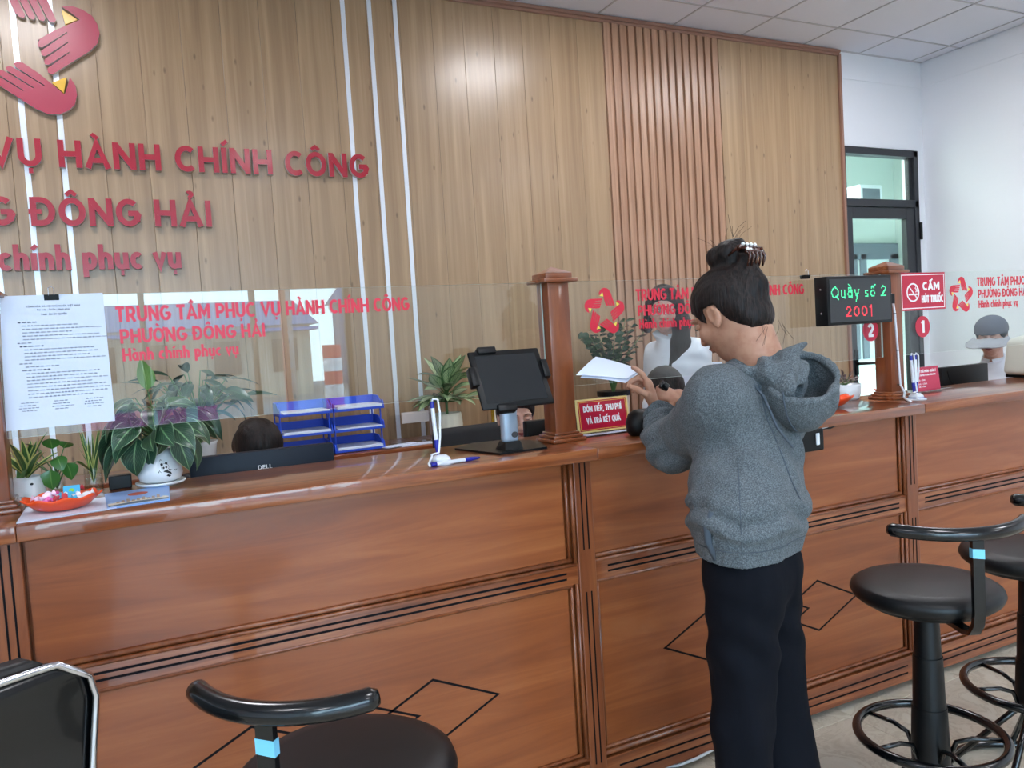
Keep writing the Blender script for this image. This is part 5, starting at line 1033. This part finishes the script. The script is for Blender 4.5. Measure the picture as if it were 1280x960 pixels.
# hair
hf = F((1.24, -.60, 1.30), (1.62, -.20, 1.72), .0036)
g = gm; hf.ell(g(0, -.016, .034), (.083*sm, .098*sm, .090*sm), Hm, .01); hf.ell(g(0, -.060, -.030), (.062*sm, .045*sm, .058*sm), Hm, .03)
IH = np.linalg.inv(Hm)/sm
def loc3(X, Y, Z): X, Y, Z = X-Cm[0], Y-Cm[1], Z-Cm[2]; return tuple(X*IH[i][0]+Y*IH[i][1]+Z*IH[i][2] for i in range(3))
def hairline(X, Y, Z):
    x, y, z = loc3(X, Y, Z); b = np.interp(y, [-.12, -.085, -.05, -.025, -.022, .018, .032, .060, .085, .12], [-.095, -.092, -.070, -.045, .018, .030, -.005, .040, .066, .08]); return (b-z)*.75
hf.cut(hairline); Bc = g(.0, -.078, .128)
hf.ell(g(0, -.084, .128), (.044, .042, .036), Hm, .010); hf.ell(g(-.010, -.058, .132), (.034, .030, .034), Hm, .006); hf.cap(g(0, -.05, .09), g(0, -.08, .120), .034, .032, .014); hf.cap(g(.0, -.118, .09), g(.01, -.115, .135), .022, .018, .008); hf.cap(g(0, -.10, .06), g(0, -.105, .02), .03, .03, .03)
hair = hf.mesh('hair', MHAIR, wm, org=ORG, disp=lambda v: .0022*nz(v@Hm, (70, 14, 26))+.0016*nz(v@Hm, (160, 20, 60), 4))
R = random.Random(12)
def fly(i):
    if i < 16: a = R.uniform(0, 6.28); c = V(.0+.03*math.cos(a), -.095+.03*math.sin(a), .152); d = V(R.uniform(-.04, .05), R.uniform(-.05, .04), R.uniform(.012, .045)); return [c, c+d*.5+V(0, 0, .006), c+d]
    c = V(R.uniform(-.06, .055), R.uniform(-.100, -.07), R.uniform(-.088, -.065)); return [c, c+V(R.uniform(-.008, .008), .002, -.018), c+V(R.uniform(-.012, .012), R.uniform(.0, .035), R.uniform(-.055, -.03))]
o = hairstrands('loose_strands', Cm-ORG, Hm, sm, wm, 24, fly, r=.0004)
clipo = B(); MTORT = mat('tortoiseshell', (66, 30, 18), .2, coat=.6); cc0 = g(.0, -.124, .080)
Hc = Matrix((Hm[:, 0].tolist(), Hm[:, 1].tolist(), Hm[:, 2].tolist())).transposed().to_4x4(); CM = Matrix.Translation(Vector(cc0-ORG)) @ Hc
for k in range(5):
    x = -.034+.017*k; clipo.tube([tuple(CM @ Vector(p)) for p in ((x, .028, .034), (x, -.006, .034), (x, -.026, .018), (x, -.024, -.004), (x, -.004, -.022))], [.003, .0045, .005, .0045, .0025], 8)
clipo.tube([tuple(CM @ Vector(p)) for p in ((-.042, -.012, .032), (0, -.014, .036), (.042, -.012, .032))], .006, 10); clipo.tube([tuple(CM @ Vector(p)) for p in ((-.04, -.022, .008), (0, -.028, .010), (.04, -.022, .008))], .0045, 8)
hc = clipo.make('hair_clip', MTORT, wm, smooth=True)
b = B()
for k in range(9): p = (-.036+.009*k, -.020 if k % 2 else -.0285+.001*k, .034 if k % 2 else .012); b.bbox(p[0]-.004, p[0]+.004, p[1]-.003, p[1]+.003, p[2]-.002, p[2]+.005, .001, M=CM)
tag(b.make('white_flecks', MWHITE, hc), kind='stuff')
# hoodie
f = F((1.06, -.78, .76), (1.86, .16, 1.44), .0040)
f.cap(J['shL']+rb*.01, J['shR']-rb*.01, .074, .074, .04); f.cap(ch_-rb*.055-V(0, 0, .08), ch_+rb*.055-V(0, 0, .08), .115, .115, .05)
for q_ in (-1, 1): f.cap(ch_+rb*.05*q_+bb_*.01-V(0, 0, .12), pe+rb*.05*q_+V(0, 0, .13), .112, .113, .05); f.cap(pe+rb*.05*q_+V(0, 0, .13), pe+rb*.048*q_-rb*.006+V(0, 0, .045), .113, .106, .03)
f.cap(pe-bb_*.045+V(0, 0, .17), pe-bb_*.03+V(0, 0, .05), .112, .105, .05)
f.cap(J['base']+V(0, .01, -.02), J['neck']+V(0, .0, -.035), .080, .062, .03)
for S_ in 'LR': f.cap(J['sh'+S_]+V(0, 0, -.01), J['el'+S_]+V(0, 0, -.002), .076, .066, .06); f.cap(J['el'+S_]+V(0, 0, .002), J['wr'+S_]*.86+J['el'+S_]*.14, .067, .043, .05)
def hemcut(X, Y, Z):
    s1 = (.868-Z)+0*X+0*Y
    for S_ in 'LR':
        w = J['wr'+S_]; u = unit(w-J['el'+S_]); c = w-u*.012; d = (X-c[0])*u[0]+(Y-c[1])*u[1]+(Z-c[2])*u[2]; near = np.sqrt((X-w[0])**2+(Y-w[1])**2+(Z-w[2])**2)-.10; s1 = np.maximum(s1, np.minimum(d, -near))
    n = J['neck']; u = unit(V(-.04, .35, 1.0)); d = (X-n[0])*u[0]+(Y-n[1])*u[1]+(Z-n[2])*u[2]; s1 = np.maximum(s1, d+.012); return s1
f.cut(hemcut)
def folds(v):
    d = .006*nz(v, (9, 9, 5))+.0045*nz(v, (22, 22, 12), 3); z = v[:, 2]
    for S_ in 'LR':
        e_, w = J['el'+S_], J['wr'+S_]; u = unit(w-e_); t = (v-e_)@u; rad = np.linalg.norm(v-e_-np.outer(t, u), axis=1); m = np.clip((.085-rad)/.02, 0, 1)*np.clip((t+.02)/.05, 0, 1); ph = t*150+5*nz(v, (14, 14, 14), 1); d += m*.0085*np.sin(ph)*np.clip((t-.0)/.1, .25, 1)
        e2 = np.linalg.norm(v-e_, axis=1); d += np.clip((.11-e2)/.06, 0, 1)*.010*np.sin((v@unit(V(.3, .5, .9)))*85+4*nz(v, (10, 10, 10), 2))
    m = np.clip((1.05-z)/.07, 0, 1)*np.clip((z-.915)/.03, 0, 1); d += m*.008*np.sin(z*88+6.5*nz(v, (5, 5, 4), 7)); d += np.where(z < .912, -.003+.0007*np.sin(v[:, 0]*700), 0)
    m = np.clip((z-1.03)/.1, 0, 1)*np.clip((1.2-z)/.1, 0, 1); d += m*.008*np.sin((v[:, 0]*1.0+z*.45)*62+3*nz(v, (6, 6, 5), 9)); return d
hd = f.mesh('hoodie', MHOOD, wm, org=ORG, disp=folds)
def seam(pts, name, r=.0016):
    bpy.context.view_layer.update(); out = []
    for p, c in pts:      # p: outside point, c: inside point; keep the first hit on the cloth
        a, q = Vector(p-ORG), Vector(c-ORG); ok, loc, nrm, _ = hd.ray_cast(a, (q-a).normalized(), distance=(q-a).length)
        if ok: out.append(loc+nrm*.0006)
    if len(out) > 3: B().tube(out, r, 6).make(name, MHOODIN, hd, smooth=True)
aL = J['shL']; ax_ = unit(J['elL']-aL)
seam([(aL+rb*.045+(lf_ := -rb)*.0+(V(0, 0, 1)*math.cos(t)+bb_*math.sin(t))*.3+V(0, 0, -.05), aL+rb*.045+V(0, 0, -.05)) for t in np.linspace(-.6, 2.6, 40)], 'armhole_seam')
seam([(ch_*V(1, 1, 0)-rb*.3+bb_*.12+V(0, 0, z), ch_*V(1, 1, 0)-rb*.05+V(0, 0, z)) for z in np.linspace(.90, 1.12, 24)], 'side_seam', .0011)
seam([(pe*V(1, 1, 0)+(rb*math.cos(t)+bb_*math.sin(t))*.4+V(0, 0, .911), pe*V(1, 1, 0)+V(0, 0, .911)) for t in np.linspace(-.6, 3.9, 60)], 'hem_seam', .0012)
# hood: thick cloth bowl hanging from the neckline, with a stand-up collar fold
lf = -rb; up = V(0, 0, 1)
f = F((1.28, -.78, 1.08), (1.80, -.26, 1.46), .0036)
hc_ = J['base']+bb_*.100+V(0, 0, -.036); RH = np.stack([rb, -bb_, up], 1)
f.ell(hc_, (.104, .088, .116), RH, .01); f.ell(hc_+V(0, 0, .006)+bb_*.002, (.092, .076, .104), RH, .004, True)
rim_n = unit(up*.80+bb_*.34+lf*.46); rc_ = hc_+rim_n*.022
f.cut(lambda X, Y, Z: ((X-rc_[0])*rim_n[0]+(Y-rc_[1])*rim_n[1]+(Z-rc_[2])*rim_n[2]))
e1 = unit(np.cross(rim_n, V(0, 0, 1))); e2_ = np.cross(rim_n, e1)
def rimpt(a):          # walk the cut rim of the bowl: solve for the radius where the plane meets the ellipsoid
    d = e1*math.cos(a)+e2_*math.sin(a); lo, hi = 0.0, .2
    for _ in range(26):
        m = (lo+hi)/2; p = rc_+d*m-hc_; q = RH.T@p; v_ = (q[0]/.098)**2+(q[1]/.082)**2+(q[2]/.110)**2
        if v_ < 1: lo = m
        else: hi = m
    return rc_+d*lo
rp = [rimpt(2*PI*i/28) for i in range(29)]
for a, c in zip(rp[:-1], rp[1:]): f.cap(a, c, .0085, .0085, .004)
hood = f.mesh('hood', MHOOD, wm, org=ORG, disp=lambda v: .0045*nz(v, (12, 12, 8), 5)+.003*np.sin((v@unit(rb*.6+up*.5))*70+3*nz(v, (8, 8, 8), 3)))
B().tube([tuple(RH@V(.1065*math.cos(a), 0.0+.004, .1185*math.sin(a))+hc_-ORG) for a in np.linspace(-PI*.98, -PI*.30, 24)], .0022, 6).make('hood_seam', MHOODIN, hood, smooth=True)
f = F((1.26, -.70, 1.16), (1.72, -.26, 1.44), .0036)
n = J['neck']; nbk = n+bb_*.03
def colp(a): return n+rb*.088*math.cos(a)+bb_*(.072*math.sin(a)+.018)+V(0, 0, -.052+.006*math.sin(a))
ring = [colp(a) for a in np.linspace(0, 2*PI, 24)]
for a, c in zip(ring[:-1], ring[1:]): f.cap(a, c, .017, .017, .008)
lobe = n+bb_*.10+V(0, 0, -.04)
f.ell(n+bb_*.098+V(0, 0, -.062)-rb*.012, (.068, .046, .048), RH, .02); f.ell(n+bb_*.085+V(0, 0, -.10)-rb*.03, (.062, .05, .05), RH, .03)
f.cap(n+bb_*.10-rb*.02+V(0, 0, -.02), n+bb_*.135+rb*.02+V(0, 0, .010), .022, .007, .02); f.cap(n+bb_*.07-rb*.075+V(0, 0, -.045), hc_-rb*.085+V(0, 0, .0), .020, .020, .02)
pass; f.cap(n-rb*.06+bb_*.055+V(0, 0, -.028), n-rb*.02+bb_*.085+V(0, 0, -.012), .012, .010, .006)
f.ell(n+bb_*.125-rb*.03+V(0, 0, -.105), (.020, .02, .022), None, .012, True)
f.mesh('hood_collar', MHOOD, wm, org=ORG, disp=lambda v: .0045*np.sin((v@unit(rb*.7-up*.5+bb_*.4))*120+5*nz(v, (9, 9, 9), 2))+.003*nz(v, (24, 24, 24)))
for q_ in (-1,): B().tube([tuple(p-ORG) for p in (n-rb*.095+bb_*.02+V(0, 0, -.055), n-rb*.108+bb_*.075+V(0, 0, -.11), n-rb*.118+bb_*.110+V(0, 0, -.185), n-rb*.10+bb_*.140+V(0, 0, -.235))], .0035, 6).make('drape_edge', MHOODIN, hood, smooth=True)
# welt pocket on her left flank
pk0 = pe-rb*.155; B().tube([tuple(p-ORG) for p in (pk0+V(0, 0, .17)-bb_*.02, pk0-rb*.012+V(0, 0, .135)-bb_*.03, pk0-rb*.008+V(0, 0, .10)-bb_*.03, pk0+rb*.01+V(0, 0, .055)-bb_*.02)], .009, 8).make('pocket_edge', MHOODIN, hd, smooth=True)
# trousers
f = F((1.10, -.76, .03), (1.74, -.22, .93), .0050)
f.cap(pe-rb*.045, pe+rb*.045, .100, .100, .04); f.cap(pe-rb*.04+V(0, 0, .06), pe+rb*.04+V(0, 0, .06), .082, .082, .04)
for q_ in (-1, 1): f.ell(pe+rb*.055*q_+bb_*.026+V(0, 0, -.03), (.078, .068, .09), None, .04)
KL, KR = pe-rb*.075+V(0, 0, -.38)-bb_*.01, pe+rb*.115+V(0, 0, -.38)-bb_*.01; AL, AR = pe-rb*.080+V(0, 0, -.775), pe+rb*.165+V(0, 0, -.775)
f.cap(pe-rb*.055+V(0, 0, -.03), KL, .096, .072, .03); f.cap(KL, AL, .072, .072, .03); f.cap(pe+rb*.055+V(0, 0, -.03), KR, .096, .088, .010); f.cap(KR, AR, .088, .100, .003)
f.cut(lambda X, Y, Z: np.maximum(.06-Z, Z-.885)+0*X+0*Y)
tr = f.mesh('trousers', MTROU, wm, org=ORG, disp=lambda v: .006*nz(v, (9, 9, 2.2))+.003*np.sin(v[:, 0]*60+v[:, 2]*14+3*nz(v, (4, 4, 2), 4))+.005*np.clip((v[:, 2]-.55)/.1, 0, 1)*np.clip((.8-v[:, 2])/.1, 0, 1)*np.sin(v[:, 2]*55+v[:, 0]*50))
for a in (AL, AR): B().bbox(-.042, .042, -.06, .18, 0, .06, .028).make('shoe', MBLK, wm, auto=60, loc=(a[0]-ORG[0], a[1]-ORG[1], 0))
# what she holds
def sheet(name, label, corners, bend, off, cat='paper'):
    b = B(); n = 12; q = [V(*c) for c in corners]; vs = []
    for s_ in (0, 1):
        for i in range(n+1):
            for j in range(n+1):
                u, v = i/n, j/n; p = q[0]*(1-u)*(1-v)+q[1]*u*(1-v)+q[2]*u*v+q[3]*(1-u)*v; vs.append(p+V(0, 0, bend*math.sin(PI*u)*.5+bend*.6*math.sin(PI*v))+V(0, 0, off-.0009*s_))
    m = (n+1)**2; fs = [(i*(n+1)+j, i*(n+1)+j+1, (i+1)*(n+1)+j+1, (i+1)*(n+1)+j) for i in range(n) for j in range(n)]; fs += [tuple(x+m for x in f_[::-1]) for f_ in fs]
    lp = [j for j in range(n+1)]+[i*(n+1)+n for i in range(1, n+1)]+[n*(n+1)+j for j in range(n-1, -1, -1)]+[i*(n+1) for i in range(n-1, 0, -1)]; fs += [(a, a+m, c+m, c) for a, c in zip(lp, lp[1:]+lp[:1])]
    return tag(b.add(vs, fs).make(name, MPAP, None, smooth=False, auto=30), label, cat)
sheet('paper_sheet', 'upper white sheet held up in the hand of the woman in the hoodie', ((1.235, .115, 1.315), (1.345, .17, 1.366), (1.470, .10, 1.315), (1.385, .06, 1.292)), .004, .002)
sheet('paper_sheet', 'lower white sheet sticking out under the other one held over the red sign', ((1.250, .115, 1.311), (1.352, .17, 1.360), (1.468, .10, 1.310), (1.376, .055, 1.286)), .006, -.003)
fb = thing('key_fob', 'small black fob gripped in the fist in front of the bowed head', 'fob', tuple(J['wrR']+V(-.075, -.02, .035))); B().bbox(-.016, .016, -.008, .008, -.008, .018, .005, M=Matrix.Rotation(.5, 4, 'Y')).make('fob', MBLKG, fb, auto=50)

# ---------------- the staff behind the counter
def worker(label, C, look, pitch, sit, bdir=None, hrad=1.0, vox=.0055, s=1.0, shirt=MSHIRT, arms=None, hair='bun', face=True, roll=0, sk=MSKIN2, base=None, shw=.165, shdrop=.20, lean=(0, 0)):
    H = headframe(look, pitch, roll); C = V(*C); fwd = unit(((bdir or look)[0], (bdir or look)[1], 0)); rt = V(fwd[1], -fwd[0], 0); nb = C+H@V(0, -.03, -.07); sh = C*V(1, 1, 0)+V(0, 0, C[2]-shdrop)-fwd*.04+V(lean[0], lean[1], 0)
    hipz = .50 if sit else .88; hip = sh*V(1, 1, 0)-fwd*(.10 if sit else .02)+V(0, 0, hipz); o0 = V(hip[0], hip[1], 0)
    t = thing('person', label, 'person', tuple(o0)); R_ = .75; f = F((C[0]-.42, C[1]-.50, 0), (C[0]+.42, C[1]+.42, C[2]+.14), vox)
    g = head(f, C, H, s, .010); f.cap(nb+V(0, 0, .02), sh+V(0, 0, .04), .047, .058, .03)
    f.cap(sh-rt*.07-V(0, 0, .06), sh+rt*.07-V(0, 0, .06), .085, .085, .04); f.cap(sh-V(0, 0, .1), hip+V(0, 0, .08), .105, .11, .05); f.cap(hip-rt*.06, hip+rt*.06, .10, .10, .04)
    js = {}
    for i, sg in enumerate((-1, 1)):
        S0 = sh+rt*sg*shw-V(0, 0, .035)
        if arms and arms[i]: el, wr = V(*arms[i][0]), V(*arms[i][1])
        elif sit: el = S0+fwd*.10+rt*sg*.04+V(0, 0, -.24); el[2] = max(el[2], .79); wr = S0*V(1, 1, 0)+fwd*.30-rt*sg*.03+V(0, 0, .80)
        else: el = S0+rt*sg*.03-V(0, 0, .27); wr = el+fwd*.10-V(0, 0, .22)
        js[sg] = (S0, el, wr); f.cap(S0, el, .044, .036, .03); f.cap(el, wr, .034, .024, .012); hand(f, wr, unit(wr-el), V(0, 0, -1) if sit else -rt*sg, 1 if sg < 0 else -1, (.5, .55, .6, .65), s=.9)
        hp = hip+rt*sg*.08
        if sit: kn = hp+fwd*.36; kn[2] = .50; an = kn*V(1, 1, 0)+V(0, 0, .08)-fwd*.02
        else: kn = hp*V(1, 1, 0)+V(0, 0, .46)+fwd*.02; an = hp*V(1, 1, 0)+V(0, 0, .07)
        f.cap(hp, kn, .078, .055, .03); f.cap(kn, an, .05, .036, .02); f.cap(an-V(0, 0, .035), an+fwd*.13-V(0, 0, .045), .028, .022, .015); js[sg] += (hp, kn, an)
    f.mesh('body', sk, t, org=o0)
    f = F((C[0]-.45, C[1]-.50, max(0, hipz-.12)), (C[0]+.45, C[1]+.45, C[2]), vox)
    f.cap(sh-rt*(shw-.04)-V(0, 0, .03), sh+rt*(shw-.04)-V(0, 0, .03), .062, .062, .03); f.cap(sh-rt*.06-V(0, 0, .09), sh+rt*.06-V(0, 0, .09), .105, .105, .04); f.cap(sh-V(0, 0, .14), hip+V(0, 0, .06), .122, .128, .05); f.cap(nb-V(0, 0, .035), sh+V(0, 0, .0), .058, .082, .03); f.cap(sh-V(0, 0, .02)+fwd*.02, sh-V(0, 0, .12)+fwd*.01, .085, .112, .03)
    for sg in (-1, 1): S0, el, wr = js[sg][:3]; f.cap(S0, el, .058, .047, .03); f.cap(el, wr*.8+el*.2, .047, .037, .02)
    u = unit(H@V(0, .25, 1)); f.cut(lambda X, Y, Z: np.maximum(((X-nb[0])*u[0]+(Y-nb[1])*u[1]+(Z-nb[2])*u[2])+.052, hipz-.06-Z)); vn = fwd
    # open collar: a wedge cut at the throat
    tc_ = sh+fwd*.062+V(0, 0, .05)
    so = f.mesh('shirt', shirt, t, org=o0, disp=lambda v: .004*nz(v, (10, 10, 7))+.0025*np.sin((v@unit(V(.6, .3, .7)))*85+4*nz(v, (7, 7, 7), 3)))
    for sg in (-1, 1): B().prism([(0, 0), (.05, .012), (.045, -.03), (.012, -.045)], lambda x, z, d: tuple(tc_+rt*sg*(x+.006)+V(0, 0, z+.01)+fwd*(.012-.7*x+d)-o0), .003).make('collar_flap', shirt, so)
    if not sit:
        for k in range(4): p = sh+fwd*(.112+.006*k)-V(0, 0, .05+.07*k); B().lathe([(0, -.002), (.005, -.001), (.005, .001), (0, .002)], tuple(p-o0), 10).make('button', MWHP, so)
    f = F((C[0]-.42, C[1]-.50, .05), (C[0]+.42, C[1]+.45, hipz+.14), .008)
    f.cap(hip-rt*.06, hip+rt*.06, .115, .115, .04)
    for sg in (-1, 1): hp, kn, an = js[sg][3:]; f.cap(hp, kn, .09, .068, .03); f.cap(kn, an, .066, .058, .02)
    f.cut(lambda X, Y, Z: Z-(hipz+.06)+0*X+0*Y); f.mesh('trousers', MTROU, t, org=o0)
    hf = F(C-V(.20, .20, .40), C+V(.20, .20, .22), .0042); IH = np.linalg.inv(H)/s
    hf.ell(g(0, -.018, .036), (.084*s, .098*s, .090*s), H, .01); hf.ell(g(0, -.06, -.02), (.07*s, .045*s, .06*s), H, .03)
    def hl(X, Y, Z):
        X, Y, Z = X-C[0], Y-C[1], Z-C[2]; x, y, z = (X*IH[i][0]+Y*IH[i][1]+Z*IH[i][2] for i in range(3)); b = np.interp(y, [-.12, -.05, -.02, .02, .04, .062, .085, .12], [-.09, -.08, -.03, .0, .012, .05, .070, .08]); return (b-z)*.75
    hf.cut(hl)
    if hair == 'long':
        hf.cap(g(-.066, .005, .04), g(-.092, .006, -.07), .034, .042, .03); hf.cap(g(-.092, .006, -.07), g(-.090, .05, -.17), .042, .046, .03); hf.cap(g(-.090, .05, -.17), g(-.045, .09, -.275), .044, .016, .03); hf.cap(g(-.05, .03, .06), g(-.072, .03, .0), .02, .018, .01)
        hf.cap(g(.068, -.01, .03), g(.080, -.015, -.10), .022, .026, .02); hf.cap(g(-.03, .04, .105), g(.05, .05, .085), .02, .02, .02); hf.cap(g(-.06, -.05, -.05), g(-.07, -.03, -.17), .04, .03, .03)
    else: hf.ell(g(0, -.115, .0), (.035, .03, .035), H, .01)
    if hair == 'parted': hf.cap(g(0.012, .09, .085), g(.012, -.03, .135), .0035, .003, .004, sub=True)
    hf.mesh('hair', MHAIR, t, org=o0, disp=lambda v: .002*nz(v@H, (60, 20, 18))+.0012*nz(v@H, (150, 30, 40), 2))
    if face: eyes(t, lambda x, y, z: tuple(g(x, y, z)-o0), s, H, closed=not (hair == 'long'))
    return t, g, H, o0
tw, g, H, o0 = worker('standing clerk in a white shirt and glasses with long dark hair behind the emblem glass', (2.395, 1.20, 1.545), (-.62, -.78), 12, False, bdir=(-.95, -.30), vox=.0045, s=.98, hair='long', roll=4, shw=.135, shdrop=.185, lean=(.055, .02))
b = B()
for sx in (-1, 1): b.tube([g(sx*.031+.022*math.cos(a)*1.1, .097-.006*abs(math.cos(a)), .008+.017*math.sin(a))-o0 for a in np.linspace(0, 2*PI, 20)], .0017, 6); b.tube([g(sx*.054, .092, .012)-o0, g(sx*.076, .05, .012)-o0, g(sx*.078, -.01, .006)-o0], .0009, 6)
b.tube([g(-.008, .100, .011)-o0, g(0, .104, .014)-o0, g(.008, .100, .011)-o0], .0009, 6); b.make('glasses', MCHR, tw)
MCHB = mat('black_chair_fabric', (24, 24, 27), .8)
def task_chair(x, y, rz, label, top=1.05):
    t = thing('task_chair', label, 'chair', (x, y, 0), rz, group='black task chairs behind the counter'); B().bbox(-.23, .23, .20, .27, .58, top, .03).make('backrest', MCHB, t, auto=60); B().bbox(-.23, .23, -.22, .2, .42, .50, .03).make('seat', MCHB, t, auto=60)
    B().tube([(0, 0, .06), (0, 0, .43)], .03, 14).make('column', MBLK, t); B().tube([(0, .1, .44), (0, .27, .46), (0, .27, .66)], .018, 8).make('back_arm', MBLK, t)
    for k in range(5): a = 2*PI*k/5; B().tube([(0, 0, .09), (.28*math.cos(a), .28*math.sin(a), .05)], [.022, .014], 8).make('base_leg', MBLK, t)
    return t
worker('seated clerk bowing so low that only black hair shows above the first monitor', (.385, .98, 1.085), (.25, -.95), 50, True, vox=.007, s=1.0, hair='parted', shdrop=.16, lean=(0, .10))
worker('seated clerk looking down behind the tablet stand, face half hidden', (1.458, 1.02, 1.112), (-.2, -.98), 12, True, vox=.005, s=1.0)
worker('seated clerk bowing behind the fist, only the parted black hair visible', (2.035, .74, 1.160), (-.5, -.87), 48, True, vox=.006, s=1.0, hair='parted', shdrop=.17, lean=(.03, .08))
tk, g, H, o0 = worker('far clerk with a dark cap and grey visor behind the beige machine', (4.84, 1.12, 1.275), (-.93, -.36), 14, True, vox=.006, s=1.05, shdrop=.2)
f = F(g(0, 0, 0)-V(.2, .2, .1), g(0, 0, 0)+V(.2, .2, .25), .0045); f.ell(g(0, -.012, .045), (.094, .112, .088), H, .005); cu = unit(H@V(0, -.08, 1)); cc1 = g(0, 0, .028); f.cut(lambda X, Y, Z: -((X-cc1[0])*cu[0]+(Y-cc1[1])*cu[1]+(Z-cc1[2])*cu[2])); f.mesh('cap', mat('slate_cap_cloth', (76, 84, 98), .85), tk, org=o0)
b = B(); pts = [(.088*math.sin(a), .088*math.cos(a)) for a in np.linspace(-1.5, 1.5, 14)]; out = [(.125*math.sin(a), .05+.17*math.cos(a)*(1 if abs(a) < 1.2 else .8)) for a in np.linspace(1.35, -1.35, 14)]
b.prism(pts+out, lambda x, z, d: tuple(g(x, z, .030-z*.12+abs(x)*-.25-d)-o0), .004); b.make('visor', mat('pale_grey_visor', (150, 156, 164), .7), tk)
task_chair(.36, 1.22, 0, 'black task chair of the clerk behind the first monitor', .98); task_chair(1.50, 1.29, .1, 'black task chair whose back shows beside the cream pot', 1.04); task_chair(2.08, 1.08, .1, 'black task chair of the clerk bowing behind the fist', .98); task_chair(5.02, 1.40, -1.2, 'black task chair of the clerk with the cap', .98)
